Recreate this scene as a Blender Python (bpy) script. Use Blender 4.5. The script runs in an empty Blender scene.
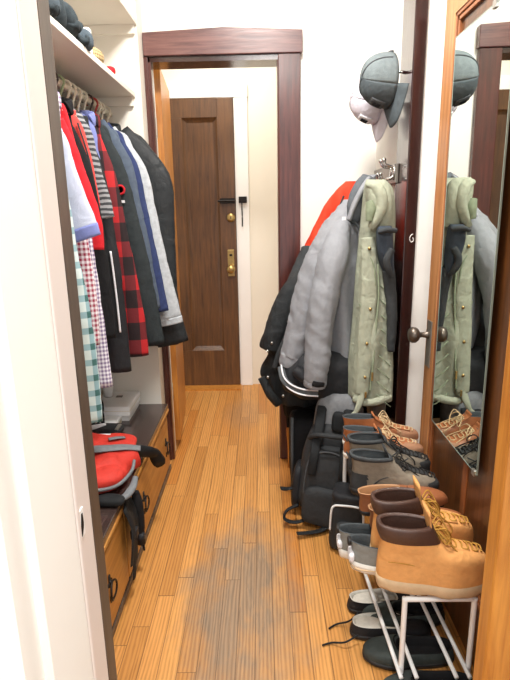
import bpy, bmesh, math, random
from mathutils import Vector, Matrix, noise
R = math.radians
C = bpy.context.scene.collection
random.seed(7)

# ------------------------------------------------------------------ materials
def new_mat(name):
    m = bpy.data.materials.new(name); m.use_nodes = True
    nt = m.node_tree; nt.nodes.clear()
    out = nt.nodes.new('ShaderNodeOutputMaterial'); b = nt.nodes.new('ShaderNodeBsdfPrincipled')
    nt.links.new(b.outputs[0], out.inputs[0])
    return m, nt, b
class N:
    def __init__(s, nt): s.nt = nt
    def node(s, t, **kw):
        n = s.nt.nodes.new(t)
        for k, v in kw.items(): setattr(n, k, v)
        return n
    def put(s, sock, v):
        if hasattr(v, 'is_linked') or isinstance(v, bpy.types.NodeSocket): s.nt.links.new(v, sock)
        else: sock.default_value = v
    def m(s, op, a, b=0.0, c=None):
        n = s.node('ShaderNodeMath', operation=op); s.put(n.inputs[0], a); s.put(n.inputs[1], b)
        if c is not None: s.put(n.inputs[2], c)
        return n.outputs[0]
    def mix(s, f, a, b, mode='MIX'):
        n = s.node('ShaderNodeMix', data_type='RGBA', blend_type=mode)
        s.put(n.inputs[0], f); s.put(n.inputs[6], a); s.put(n.inputs[7], b); return n.outputs[2]
    def coord(s, kind='Object', scale=(1, 1, 1)):
        t = s.node('ShaderNodeTexCoord'); mp = s.node('ShaderNodeMapping'); mp.inputs['Scale'].default_value = scale
        s.nt.links.new(t.outputs[kind], mp.inputs[0]); return mp.outputs[0]
    def noise(s, vec, scale, detail=4, rough=.55, dist=0):
        n = s.node('ShaderNodeTexNoise'); s.put(n.inputs['Vector'], vec)
        n.inputs['Scale'].default_value = scale; n.inputs['Detail'].default_value = detail
        n.inputs['Roughness'].default_value = rough; n.inputs['Distortion'].default_value = dist
        return n.outputs[0]
    def ramp(s, f, stops):
        n = s.node('ShaderNodeValToRGB'); e = n.color_ramp.elements
        while len(e) < len(stops): e.new(.5)
        for el, (p, c) in zip(e, stops): el.position = p; el.color = c
        s.put(n.inputs[0], f); return n.outputs[0]
    def bump(s, h, strength, dist=.01):
        n = s.node('ShaderNodeBump'); s.put(n.inputs['Height'], h)
        n.inputs['Strength'].default_value = strength; n.inputs['Distance'].default_value = dist; return n.outputs[0]
def lin(h):
    h = h.lstrip('#'); o = []
    for i in (0, 2, 4):
        v = int(h[i:i+2], 16)/255; o.append(v/12.92 if v <= .04045 else ((v+.055)/1.055)**2.4)
    return (*o, 1)
def sc(c, f): return (min(1, c[0]*f), min(1, c[1]*f), min(1, c[2]*f), 1)
def plain(name, hexc, rough=.6, var=.12, scale=30, bump=0, metal=0, coat=0, spec=.5, stretch=(1, 1, 1)):
    m, nt, b = new_mat(name); n = N(nt); c = lin(hexc)
    v = n.coord('Object', stretch); f = n.noise(v, scale)
    col = n.ramp(f, [(.3, sc(c, 1-var)), (.7, sc(c, 1+var))])
    nt.links.new(col, b.inputs['Base Color']); b.inputs['Roughness'].default_value = rough
    b.inputs['Metallic'].default_value = metal; b.inputs['Coat Weight'].default_value = coat
    b.inputs['Specular IOR Level'].default_value = spec
    if bump: nt.links.new(n.bump(n.noise(v, scale*3), bump), b.inputs['Normal'])
    return m
def fabric(name, hexc, rough=.85, var=.12, weave=700, fold=16, dist=.012):
    m, nt, b = new_mat(name); n = N(nt); c = lin(hexc); v = n.coord('Object')
    f = n.noise(v, 55, 5); col = n.ramp(f, [(.3, sc(c, 1-var)), (.7, sc(c, 1+var))])
    nt.links.new(col, b.inputs['Base Color']); b.inputs['Roughness'].default_value = rough
    b.inputs['Specular IOR Level'].default_value = .25
    h = n.m('ADD', n.m('MULTIPLY', n.noise(v, weave, 2), .15), n.noise(v, fold, 3, .5, .6))
    nt.links.new(n.bump(h, .6, dist), b.inputs['Normal'])
    return m
def checks(name, ca, cb, k, duty=.5, cc=None, kx=None):
    m, nt, b = new_mat(name); n = N(nt); v = n.coord('Object'); s = n.node('ShaderNodeSeparateXYZ'); nt.links.new(v, s.inputs[0])
    hx = n.m('ADD', s.outputs[0], n.m('MULTIPLY', s.outputs[1], .8))
    sx = n.m('LESS_THAN', n.m('FRACT', n.m('MULTIPLY', hx, kx or k)), duty)
    sz = n.m('LESS_THAN', n.m('FRACT', n.m('MULTIPLY', s.outputs[2], k)), duty)
    a, bb = lin(ca), lin(cb); mid = lin(cc) if cc else tuple((a[i]+bb[i])/2 for i in range(4))
    f = n.m('MULTIPLY', n.m('ADD', sx, sz), .5)
    col = n.mix(n.m('GREATER_THAN', f, .75), n.mix(n.m('GREATER_THAN', f, .25), a, mid), bb)
    nt.links.new(col, b.inputs['Base Color']); b.inputs['Roughness'].default_value = .85
    nt.links.new(n.bump(n.noise(v, 18, 3), .4, .01), b.inputs['Normal'])
    return m
def stripes(name, ca, cb, k, duty=.5):
    m, nt, b = new_mat(name); n = N(nt); v = n.coord('Object'); s = n.node('ShaderNodeSeparateXYZ'); nt.links.new(v, s.inputs[0])
    f = n.m('LESS_THAN', n.m('FRACT', n.m('MULTIPLY', n.m('ADD', s.outputs[2], n.m('MULTIPLY', n.noise(v, 9), .03)), k)), duty)
    nt.links.new(n.mix(f, lin(ca), lin(cb)), b.inputs['Base Color']); b.inputs['Roughness'].default_value = .9
    return m
def wood(name, dark, light, axis='Z', rough=.35, scale=6, coat=.2, spec=.5):
    m, nt, b = new_mat(name); n = N(nt)
    st = {'Z': (14, 14, 1), 'Y': (14, 1, 14), 'X': (1, 14, 14)}[axis]
    v = n.coord('Object', st); f = n.noise(v, scale, 6, .6, .4); g = n.noise(n.coord('Object'), 3.5, 3)
    fi = n.m('ADD', n.m('MULTIPLY', f, .75), n.m('MULTIPLY', g, .3))
    nt.links.new(n.ramp(fi, [(.34, lin(dark)), (.68, lin(light))]), b.inputs['Base Color'])
    b.inputs['Roughness'].default_value = rough; b.inputs['Coat Weight'].default_value = coat
    b.inputs['Coat Roughness'].default_value = .2; b.inputs['Specular IOR Level'].default_value = spec
    nt.links.new(n.bump(f, .12, .004), b.inputs['Normal'])
    return m
def floor_mat():
    m, nt, b = new_mat('oak_strip_floor'); n = N(nt); v = n.coord('Object'); s = n.node('ShaderNodeSeparateXYZ'); nt.links.new(v, s.inputs[0])
    x, y = s.outputs[0], s.outputs[1]; w = .0572
    u = n.m('DIVIDE', n.m('ADD', x, 3.013), w); row = n.m('FLOOR', u)
    def white(a, bb):
        c = n.node('ShaderNodeCombineXYZ'); n.put(c.inputs[0], a); n.put(c.inputs[1], bb)
        q = n.node('ShaderNodeTexWhiteNoise', noise_dimensions='2D'); nt.links.new(c.outputs[0], q.inputs[0]); return q
    off = white(row, 3.3).outputs[0]
    t = n.m('ADD', n.m('DIVIDE', n.m('ADD', y, 5), n.m('ADD', .75, n.m('MULTIPLY', off, .5))), n.m('MULTIPLY', off, 9.7))
    seg = n.m('FLOOR', t); rnd = white(row, seg).outputs[0]
    # grain: long streaks, moved per board
    c = n.node('ShaderNodeCombineXYZ'); n.put(c.inputs[0], n.m('ADD', n.m('MULTIPLY', x, 48), n.m('MULTIPLY', rnd, 40)))
    n.put(c.inputs[1], n.m('ADD', n.m('MULTIPLY', y, 3.4), n.m('MULTIPLY', rnd, 90))); c.inputs[2].default_value = 0
    g = n.noise(c.outputs[0], 1.6, 8, .72, 1.6)
    c2 = n.node('ShaderNodeCombineXYZ'); n.put(c2.inputs[0], n.m('ADD', n.m('MULTIPLY', x, 11), n.m('MULTIPLY', rnd, 31)))
    n.put(c2.inputs[1], n.m('ADD', n.m('MULTIPLY', y, .9), n.m('MULTIPLY', rnd, 55)))
    rings = n.node('ShaderNodeTexWave', wave_type='BANDS', bands_direction='X'); nt.links.new(c2.outputs[0], rings.inputs[0])
    rings.inputs['Scale'].default_value = 2.4; rings.inputs['Distortion'].default_value = 9; rings.inputs['Detail'].default_value = 2
    rings.inputs['Detail Scale'].default_value = .7
    base = n.ramp(rnd, [(0, lin('#bb8344')), (.35, lin('#c98f4c')), (.7, lin('#d49b58')), (1, lin('#bd7c39'))])
    gr = n.m('ADD', n.m('MULTIPLY', g, .72), n.m('MULTIPLY', rings.outputs[1], .28))
    col = n.mix(1, base, n.ramp(gr, [(.28, (.66, .60, .52, 1)), (.5, (.94, .92, .88, 1)), (.66, (1.05, 1.04, 1.03, 1))]), 'MULTIPLY')
    # traffic wear: grey-brown scuffed finish along the middle of the walkway
    dx = n.m('DIVIDE', n.m('ADD', x, .085), .24); dy = n.m('DIVIDE', n.m('SUBTRACT', y, 1.55), .60)
    d = n.m('ADD', n.m('MULTIPLY', dx, dx), n.m('MULTIPLY', dy, dy))
    d = n.m('ADD', d, n.m('MULTIPLY', n.m('SUBTRACT', n.noise(n.coord('Object', (1, .55, 1)), 9, 5, .6), .5), 2.0))
    wear = n.ramp(d, [(.1, (.95, .95, .95, 1)), (1.25, (0, 0, 0, 1))])
    dx = n.m('DIVIDE', n.m('ADD', x, .14), .16); dy = n.m('DIVIDE', n.m('SUBTRACT', y, 3.25), .3)
    d2 = n.m('ADD', n.m('MULTIPLY', dx, dx), n.m('MULTIPLY', dy, dy))
    wear = n.m('MAXIMUM', wear, n.ramp(d2, [(.1, (.35, .35, .35, 1)), (1., (0, 0, 0, 1))]))
    wcol = n.mix(n.m('MULTIPLY', gr, 1.0), lin('#4f4132'), lin('#a8937c'))
    col = n.mix(n.m('MULTIPLY', wear, n.ramp(g, [(.35, (1, 1, 1, 1)), (.7, (.7, .7, .7, 1))])), col, wcol)
    # seams
    fu = n.m('FRACT', u); e = n.m('MINIMUM', fu, n.m('SUBTRACT', 1, fu)); ft = n.m('FRACT', t); e2 = n.m('MULTIPLY', n.m('MINIMUM', ft, n.m('SUBTRACT', 1, ft)), 16)
    seam = n.m('LESS_THAN', n.m('MINIMUM', e, e2), .026)
    col = n.mix(n.m('MULTIPLY', seam, .6), col, lin('#4a2c14'))
    nt.links.new(col, b.inputs['Base Color'])
    b.inputs['Roughness'].default_value = .42; b.inputs['Specular IOR Level'].default_value = .45
    nt.links.new(n.bump(n.m('SUBTRACT', n.m('MULTIPLY', g, .25), seam), .2, .003), b.inputs['Normal'])
    return m

M = {}
M['floor'] = floor_mat()
M['wall'] = plain('white_wall_paint', '#f1efe8', .75, .012, 3, .03)
M['cream'] = plain('cream_wall_paint', '#e9e2d3', .7, .02, 3, .03)
M['trimwhite'] = plain('white_gloss_paint', '#f3f0ec', .4, .02, 6, .03)
M['jamb'] = plain('jamb_gloss_paint', '#e3d8d1', .4, .02, 6, .03)
M['closetwhite'] = plain('closet_white_paint', '#eae5da', .6, .02, 5, .03)
M['mahogany'] = wood('mahogany_casing', '#331512', '#5f3028', 'Z', .28, 5, .5)
M['mahogany_glare'] = wood('mahogany_header_glare', '#472629', '#7e5650', 'X', .3, 5, .5)  # casing mahogany lightened: the glare on the header sits in its colour
M['darkpost'] = wood('dark_varnished_post', '#1c0c0b', '#3b1a17', 'Z', .16, 5, .6)
M['entrywood'] = wood('entry_door_brown', '#422a1a', '#6c4829', 'Z', .38, 4, .2)
M['oak'] = wood('honey_oak', '#a15f20', '#cf8d3d', 'Z', .4, 5, .15)
M['stile'] = wood('door_stile_wood', '#9c6334', '#c58d5c', 'Z', .4, 4, .15)
M['panelwood'] = wood('mirror_door_panel', '#3f2513', '#6e4322', 'Z', .33, 4, .3)
M['bead'] = wood('door_bead_wood', '#6e3c1e', '#a4653a', 'Z', .4, 4, .15)
M['edgewood'] = wood('door_edge_wood', '#6b5648', '#9c8677', 'Z', .4, 4, .1)
M['drawerwood'] = wood('drawer_front_wood', '#9a5f24', '#c48a42', 'Y', .4, 4, .15)
M['dressertop'] = wood('dresser_top_dark', '#2c2220', '#4a3b37', 'Y', .25, 4, .4)
M['darkwood'] = wood('dark_trim_wood', '#40342a', '#5f5044', 'Z', .4, 4, .1)
M['brass'] = plain('aged_brass', '#b59a63', .35, .15, 40, 0, .9)
M['bronze'] = plain('dull_bronze', '#6a6159', .38, .15, 40, 0, .8)
M['iron'] = plain('dark_iron', '#26211f', .45, .15, 40, 0, .6)
M['steel'] = plain('brushed_steel', '#b9b7b2', .3, .08, 40, 0, .9)
M['plate'] = plain('old_metal_plate', '#8d877f', .4, .1, 30, 0, .7)
M['chrome'] = plain('chrome', '#dcdcda', .15, .03, 20, 0, 1)
M['rack'] = plain('white_enamel_tube', '#eeeeec', .35, .03, 20)
M['mirror'] = plain('mirror_silver', '#dfe6e1', .012, .004, 2, 0, 1)
M['mirroredge'] = plain('mirror_glass_edge', '#9fb0a6', .2, .05, 20, 0, .3)
M['black'] = fabric('black_fabric', '#1b1b1d'); M['black2'] = fabric('black_nylon', '#26272a', .55)
M['charcoal'] = fabric('charcoal_fabric', '#3b3e40'); M['dkgrey'] = fabric('dark_grey_fabric', '#55585b')
M['greyjkt'] = fabric('grey_shell_fabric', '#96989d', .75, .05, 700, 9, .03); M['greylining'] = fabric('grey_jacket_lining', '#5f6469')
M['green'] = fabric('sage_green_fabric', '#a7ab97', .85, .08, 700, 18, .022); M['greendk'] = fabric('sage_green_seam', '#8b957c')
M['navy'] = fabric('slate_navy_fabric', '#3a424c', .7); M['redor'] = fabric('red_orange_fabric', '#e2452a', .7, .08)
M['parka'] = fabric('parka_black_fabric', '#2c2f31', .6, .12, 700, 14, .03); M['whitefab'] = fabric('white_fabric', '#e9e8ec', .8, .04)
M['tee'] = fabric('pale_lavender_cotton', '#c2c8dc', .85, .04); M['peri'] = fabric('periwinkle_cotton', '#7d86bd', .85, .06)
M['red'] = fabric('red_cotton', '#cf2730', .85, .08); M['coral'] = fabric('coral_red_fabric', '#d84a44', .8, .08)
M['slate'] = fabric('slate_blue_fabric', '#535e6d', .85); M['navyc'] = fabric('navy_cotton', '#343f66', .85)
M['heather'] = fabric('heather_grey_knit', '#b9bec2', .95, .16); M['coatblk'] = fabric('coat_black_leather', '#2b2e30', .42)
M['char2'] = fabric('charcoal_softshell', '#2d3335', .8)
M['teal'] = checks('teal_plaid', '#cbdad9', '#3f6a68', 21, .4, '#8fb0b8')
M['rging'] = checks('red_gingham', '#ece4e8', '#9b2f4a', 62, .5)
M['lging'] = checks('lilac_gingham', '#ece9f0', '#7d6a90', 72, .5)
M['buffalo'] = checks('buffalo_plaid', '#b81f24', '#221316', 7.5, .55, '#6a1a20', 11)
M['knit'] = stripes('grey_striped_knit', '#8f9193', '#3a3c3f', 55, .5)
M['tan'] = fabric('tan_nubuck', '#dfa262', .8, .07); M['tansole'] = plain('gum_sole', '#c9ad88', .7, .08, 40, .1)
M['dkbrown'] = plain('padded_brown_leather', '#4b342b', .45, .1, 40, .15); M['lacetan'] = fabric('tan_lace', '#b98a3e')
M['hike'] = fabric('taupe_suede', '#847a6c', .9); M['hikedk'] = fabric('dark_grey_suede', '#3c3d3e', .8)
M['rubber'] = plain('black_rubber', '#1f1f20', .6, .1, 60, .1); M['lacedk'] = fabric('dark_lace', '#2c2a28')
M['oxf'] = plain('brown_leather', '#9a5f3d', .38, .2, 18, .06); M['oxflin'] = plain('tan_leather_lining', '#b0835c', .6, .1, 20)
M['chuk'] = plain('rust_leather', '#a8673f', .5, .15, 20, .06); M['chuk2'] = plain('brown_suede_toe', '#a77b5d', .7, .1, 20, .1)
M['lacepale'] = fabric('pale_lace', '#d2b78e'); M['solewhite'] = plain('off_white_sole', '#e7e3da', .5, .05, 30)
M['sneak'] = fabric('grey_knit_upper', '#8b8d89', .85); M['sneaklin'] = fabric('dark_shoe_lining', '#4a4f52')
M['footbed'] = fabric('pale_footbed', '#cfcbc0'); M['clog'] = fabric('dark_green_grey', '#3f4644', .7)
M['bpgrey'] = fabric('backpack_grey', '#7b7d80', .7); M['bpblk'] = fabric('backpack_black', '#323436', .65)
M['piping'] = fabric('white_piping', '#e6e6e6', .7, .03)
M['capdk'] = fabric('dark_grey_twill', '#4d5559', .85); M['capdk2'] = fabric('washed_grey_mesh', '#6c7577', .9)
M['capwh'] = fabric('white_twill', '#dcd8e2', .85, .04); M['patchdk'] = fabric('patch_charcoal', '#23262a')
M['packred'] = fabric('red_pack_nylon', '#c8392f', .55, .08); M['packgrey'] = fabric('grey_pack_nylon', '#74787c', .6)
M['webbing'] = fabric('black_webbing', '#1e2022', .7)
M['boxwhite'] = plain('white_plastic', '#efefee', .4, .02, 10); M['beigebox'] = plain('beige_card', '#d9cfb8', .7, .05, 10)
M['hanger'] = plain('cream_plastic', '#e8e0cc', .4, .04, 10); M['hangwood'] = plain('wooden_hanger', '#b48c5a', .5, .15, 20)
M['hangred'] = plain('red_plastic', '#b8403a', .4, .05, 10); M['hangdk'] = plain('dark_plastic', '#3a2d28', .4, .05, 10)
M['hanggrn'] = plain('green_plastic', '#93a37d', .4, .05, 10)
M['slip'] = fabric('dark_slate_fleece', '#2f373b', .95, .25); M['slip2'] = fabric('grey_blue_fleece', '#4a555d', .95, .2)
M['tanpat'] = checks('tan_pattern', '#c6ad7c', '#6a563a', 90, .4)

# ------------------------------------------------------------------ objects
def link(o): C.objects.link(o); return o
def mesh_obj(name, bm, mat, smooth=True, bevel=0, sub=0, origin=(0, 0, 0)):
    if origin != (0, 0, 0): bmesh.ops.translate(bm, verts=bm.verts, vec=-Vector(origin))
    bmesh.ops.recalc_face_normals(bm, faces=bm.faces)
    me = bpy.data.meshes.new(name); bm.to_mesh(me); bm.free()
    me.materials.append(M[mat] if isinstance(mat, str) else mat)
    if smooth:
        for p in me.polygons: p.use_smooth = True
    o = link(bpy.data.objects.new(name, me)); o.location = origin
    if bevel:
        b = o.modifiers.new('bevel', 'BEVEL'); b.width = bevel; b.segments = 2; b.limit_method = 'ANGLE'
        for p in me.polygons: p.use_smooth = False
    if sub:
        s = o.modifiers.new('sub', 'SUBSURF'); s.levels = sub; s.render_levels = sub
    return o
def thing(name, label, cat, loc=(0, 0, 0), group=None, rot=(0, 0, 0)):
    o = link(bpy.data.objects.new(name, None)); o.empty_display_size = .05
    o.location = loc; o.rotation_euler = rot; o['label'] = label; o['category'] = cat
    if group: o['group'] = group
    return o
def tag(o, label, cat, group=None):
    o['label'] = label; o['category'] = cat
    if group: o['group'] = group
    return o
def part(name, bm, mat, root, local=False, label=None, **kw):
    """mesh made in world coordinates (local=False) or in the root's own coordinates"""
    if not local:
        top = Vector((0, 0, 0)); r = root
        while r is not None: top += Vector(r.location); r = r.parent
        bmesh.ops.translate(bm, verts=bm.verts, vec=-top)
    o = mesh_obj(name, bm, mat, **kw); o.parent = root
    if label: o['label'] = label
    return o
def struct(name, bm, mat, **kw):
    o = mesh_obj(name, bm, mat, smooth=kw.pop('smooth', False), **kw); o['kind'] = 'structure'; return o

# ------------------------------------------------------------------ shapes
def box(x0, x1, y0, y1, z0, z1, bm=None):
    bm = bm or bmesh.new()
    bmesh.ops.create_cube(bm, size=1, matrix=Matrix.Translation(((x0+x1)/2, (y0+y1)/2, (z0+z1)/2)) @ Matrix.Diagonal((x1-x0, y1-y0, z1-z0, 1)))
    return bm
def cyl(p, q, r, bm=None, n=20, r2=None):
    bm = bm or bmesh.new(); p, q = Vector(p), Vector(q); d = q-p
    mt = Matrix.Translation((p+q)/2) @ d.to_track_quat('Z', 'Y').to_matrix().to_4x4()
    bmesh.ops.create_cone(bm, cap_ends=True, segments=n, radius1=r, radius2=r if r2 is None else r2, depth=d.length, matrix=mt); return bm
def ball(c, r, bm=None, s=(1, 1, 1), n=20):
    bm = bm or bmesh.new()
    bmesh.ops.create_uvsphere(bm, u_segments=n, v_segments=n//2+2, radius=r, matrix=Matrix.Translation(c) @ Matrix.Diagonal((*s, 1))); return bm
def smooth_path(pts, n):
    """Catmull-Rom through tuples of any length"""
    P = [list(p) for p in pts]; out = []; k = len(P)
    for i in range(n):
        t = i/(n-1)*(k-1); j = min(int(t), k-2); u = t-j
        a, b, c, d = P[max(j-1, 0)], P[j], P[j+1], P[min(j+2, k-1)]
        out.append([.5*(2*b[m]+(c[m]-a[m])*u+(2*a[m]-5*b[m]+4*c[m]-d[m])*u*u+(3*b[m]-a[m]-3*c[m]+d[m])*u**3) for m in range(len(b))])
    return out
def skin(bm, rings, caps=True, closed=True):
    n = len(rings[0])
    for a, b in zip(rings, rings[1:]):
        for i in range(n if closed else n-1):
            j = (i+1) % n
            bm.faces.new((a[i], a[j], b[j], b[i]))
    if caps:
        bm.faces.new(rings[0][::-1]); bm.faces.new(rings[-1])
def sp(v, e): return math.copysign(abs(v)**e, v)
def loft(rows, n=56, m=44, e=.8, fold=.012, ff=28, seed=0, grow=True, fz=3.0):
    """upright cloth volume from rows (z, x_left, x_right, y, half_depth)"""
    bm = bmesh.new(); rs = smooth_path(rows, m); rings = []
    for i, (z, xl, xr, y, d) in enumerate(rs):
        t = i/(m-1); ring = []; xc = (xl+xr)/2; hw = max(.004, (xr-xl)/2); d = max(.004, d)
        for j in range(n):
            a = 2*math.pi*j/n; cx, sy = sp(math.cos(a), e), sp(math.sin(a), e)
            px, py = xc+hw*cx, y+d*sy
            w = noise.noise((px*ff+seed*7.3, z*fz+seed, seed*3.1+(2 if sy < 0 else 0)))
            k = fold*(.35+.65*t if grow else 1)*w*2
            ring.append(bm.verts.new((px+k*.35*cx, py+k*sp(math.sin(a), .6), z+.006*noise.noise((px*9, seed, t)) if 0 < i < m-1 else z)))
        rings.append(ring)
    skin(bm, rings); return bm
def limb(path, m=26, n=20, fold=.004, seed=0, up=(0, 1, 0), wr=40, caps=True, e=1):
    """tube through (x, y, z, ra, rb): ra across, rb along `up`"""
    bm = bmesh.new(); P = smooth_path(path, m); rings = []
    for i, p in enumerate(P):
        a, b = Vector(P[max(i-1, 0)][:3]), Vector(P[min(i+1, m-1)][:3]); t = (b-a).normalized(); u = Vector(up)
        s = t.cross(u)
        if s.length < 1e-4: s = t.cross(Vector((1, 0, .01)))
        s.normalize(); u = s.cross(t).normalized(); ring = []
        for j in range(n):
            an = 2*math.pi*j/n
            k = 1
            v = Vector(p[:3])+s*sp(math.cos(an), e)*p[3]+u*sp(math.sin(an), e)*p[4]
            if fold:
                w = noise.noise((v.z*wr*.55+v.x*wr*.5+seed*5, math.cos(an)*.9+seed, math.sin(an)*.9))
                w = (1-abs(w)*2.2)*.5+.5*noise.noise((v.x*30, v.y*30, v.z*9+seed))
                v += (v-Vector(p[:3])).normalized()*fold*w
            ring.append(bm.verts.new(v))
        rings.append(ring)
    skin(bm, rings, caps); return bm
def tube(pts, r, m=None, n=8, bm=None, flat=1, up=(0, 0, 1)):
    m = m or max(2, len(pts)*6)
    b = limb([(*p, r, r*flat) for p in pts], m, n, 0, 0, up)
    if bm is None: return b
    me = bpy.data.meshes.new('tmp'); b.to_mesh(me); b.free(); bm.from_mesh(me); bpy.data.meshes.remove(me); return bm
def rod(p, q, r, bm=None, n=12): return cyl(p, q, r, bm, n)
def lathe(prof, n=28, bm=None, mt=None):
    bm = bm or bmesh.new(); rings = []
    for r, z in prof:
        rings.append([bm.verts.new((mt or Matrix()) @ Vector((r*math.cos(2*math.pi*i/n), r*math.sin(2*math.pi*i/n), z))) for i in range(n)])
    skin(bm, rings); return bm
def superbox(c, s, e=.35, n=40, m=24, lump=0, seed=0, taper=0, lean=(0, 0)):
    """rounded soft box, size s around c"""
    bm = bmesh.new(); rings = []
    for i in range(m+1):
        ph = -math.pi/2+math.pi*i/m; cz, sz = sp(math.cos(ph), e), sp(math.sin(ph), e); ring = []
        for j in range(n):
            a = 2*math.pi*j/n; q = max(.02, cz); tp = 1-taper*(sz+1)/2
            v = Vector((s[0]/2*q*sp(math.cos(a), e)*tp, s[1]/2*q*sp(math.sin(a), e)*tp, s[2]/2*sz))
            if lump: v += v.normalized()*lump*noise.noise(v*14+Vector((seed, seed*2, 0)))
            v.x += lean[0]*(v.z+s[2]/2); v.y += lean[1]*(v.z+s[2]/2)
            ring.append(bm.verts.new(v+Vector(c)))
        rings.append(ring)
    skin(bm, rings); return bm
def xform(bm, mt): bmesh.ops.transform(bm, matrix=mt, verts=bm.verts); return bm
# ------------------------------------------------------------------ camera
def make_camera():
    p, y, r = R(-14.1), R(-0.9), R(1.1)
    p = R(14.1); fw = Vector((math.sin(y)*math.cos(p), math.cos(y)*math.cos(p), -math.sin(p)))
    rt = Vector((math.cos(y), -math.sin(y), 0)); up = rt.cross(fw)
    rt2 = rt*math.cos(r)-up*math.sin(r); up2 = up*math.cos(r)+rt*math.sin(r)
    cam = bpy.data.cameras.new('camera'); o = link(bpy.data.objects.new('camera', cam))
    mt = Matrix((rt2, up2, -fw)).transposed().to_4x4(); mt.translation = (0, 0, 1.315); o.matrix_world = mt
    cam.sensor_fit = 'HORIZONTAL'; cam.sensor_width = 36; cam.lens = 36*525/510; cam.clip_start = .02
    bpy.context.scene.camera = o
make_camera()

# ------------------------------------------------------------------ the room
struct('floor', box(-2.0, 1.6, -.6, 3.95, -.05, 0), 'floor')
struct('ceiling', box(-2.0, 1.6, -.6, 3.95, 2.65, 2.72), 'wall')
# the doorway the photo is taken from: left jamb in white gloss paint
struct('wall_left', box(-1.6, -.315, .55, .735, 0, 2.65), 'wall')
struct('wall_left_return', box(-.40, -.302, .60, .7345, 0, 2.65), 'wall')
bm = box(-.40, -.306, .735, .818, 0, 2.65); box(-.315, -.299, .737, .75, 0, 2.65, bm)
struct('trim_1', bm, 'jamb', bevel=.003)
struct('trim_2', box(-.42, -.306, .8185, .862, 0, 2.65), 'darkwood')
struct('wall_closet_near', box(-1.0, -.42, .735, .9, 0, 2.65), 'closetwhite')
# worn strike plate on the jamb
t = thing('strike_plate', 'painted over strike plate on the white door jamb at left', 'latch plate', (-.305, .762, .814))
part('plate', box(-.306, -.3035, .748, .776, .79, .84), 'trimwhite', t, bevel=.001)
part('latch_hole', limb([(-.3035, .758, .795, .0012, .004), (-.303, .764, .812, .0015, .006), (-.3035, .767, .832, .0012, .003)], 12, 10, 0), 'iron', t)
# closet alcove
struct('wall_closet_back', box(-1.05, -.95, .8, 2.65, 0, 2.65), 'closetwhite')
struct('wall_closet_end', box(-.95, -.519, 2.50, 2.62, 0, 2.65), 'closetwhite')
# back wall with its doorway
bm = box(-.60, -.50, 2.62, 2.72, 0, 2.65); box(.10, .60, 2.62, 2.72, 0, 2.65, bm); box(-.50, .10, 2.62, 2.72, 1.99, 2.65, bm)
box(-1.0, -.6, 2.625, 2.72, 0, 2.65, bm)
struct('wall_back', bm, 'wall')
def casing():
    bm = box(-.548, -.525, 2.57, 2.60, 0, 2.04); box(-.53, -.50, 2.592, 2.618, 0, 1.985, bm); box(-.512, -.488, 2.60, 2.64, 0, 1.985, bm)
    struct('trim_3', bm, 'mahogany', bevel=.004)
    bm = box(.087, .188, 2.592, 2.619, 0, 1.985); box(.083, .102, 2.60, 2.73, 0, 1.985, bm)
    struct('trim_4', bm, 'mahogany', bevel=.003)
    # header with its slightly peaked top
    bm = bmesh.new(); o = [(-.516, 1.985), (.196, 1.985), (.196, 2.077), (-.16, 2.094), (-.516, 2.08)]
    f = [bm.verts.new((x, 2.583, z)) for x, z in o]; b = [bm.verts.new((x, 2.619, z)) for x, z in o]; skin(bm, [f, b])
    struct('trim_5', bm, 'mahogany_glare', bevel=.003)
    bm = box(-.50, .10, 2.60, 2.73, 1.962, 1.985); struct('trim_6', bm, 'darkpost')
casing()
# right wall, dark varnished post that ends it, white return beyond
struct('wall_right', box(.545, .70, 2.222, 2.62, 0, 2.65), 'wall')
struct('trim_7', box(.545, .5905, 2.047, 2.22, 0, 2.65), 'darkpost', bevel=.004)
struct('wall_right_return', box(.592, 1.4, 2.055, 2.22, 0, 2.65), 'trimwhite')
struct('wall_right_side', box(1.3, 1.4, .55, 2.05, 0, 2.65), 'wall')
struct('wall_right_near', box(.66, 1.4, .55, .72, 0, 2.65), 'wall')
# white chip in the varnish
tag(part('hook_mark', tube([(.578, 2.046, 1.208), (.57, 2.0455, 1.203), (.566, 2.0455, 1.190), (.572, 2.0455, 1.178), (.581, 2.0455, 1.184), (.577, 2.0455, 1.195)], .0016), 'trimwhite', None), 'small curled white clip on the dark varnished post', 'clip')
# hall beyond
struct('wall_hall_far', box(-2.0, 1.0, 3.84, 3.92, 0, 2.65), 'cream')
struct('wall_hall_left', box(-2.0, -1.9, 2.7, 3.9, 0, 2.65), 'cream')
struct('wall_hall_right', box(.9, 1.0, 2.72, 3.9, 0, 2.65), 'cream')
bm = box(-.176, -.083, 3.815, 3.839, 0, 2.04); box(-.99, -.08, 3.81, 3.839, 2.04, 2.127, bm); box(-1.09, -.995, 3.815, 3.839, 0, 2.127, bm)
struct('trim_8', bm, 'trimwhite', bevel=.003)
struct('trim_9', box(-1.0, -.17, 3.70, 3.83, 0, .012), 'oak')

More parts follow.
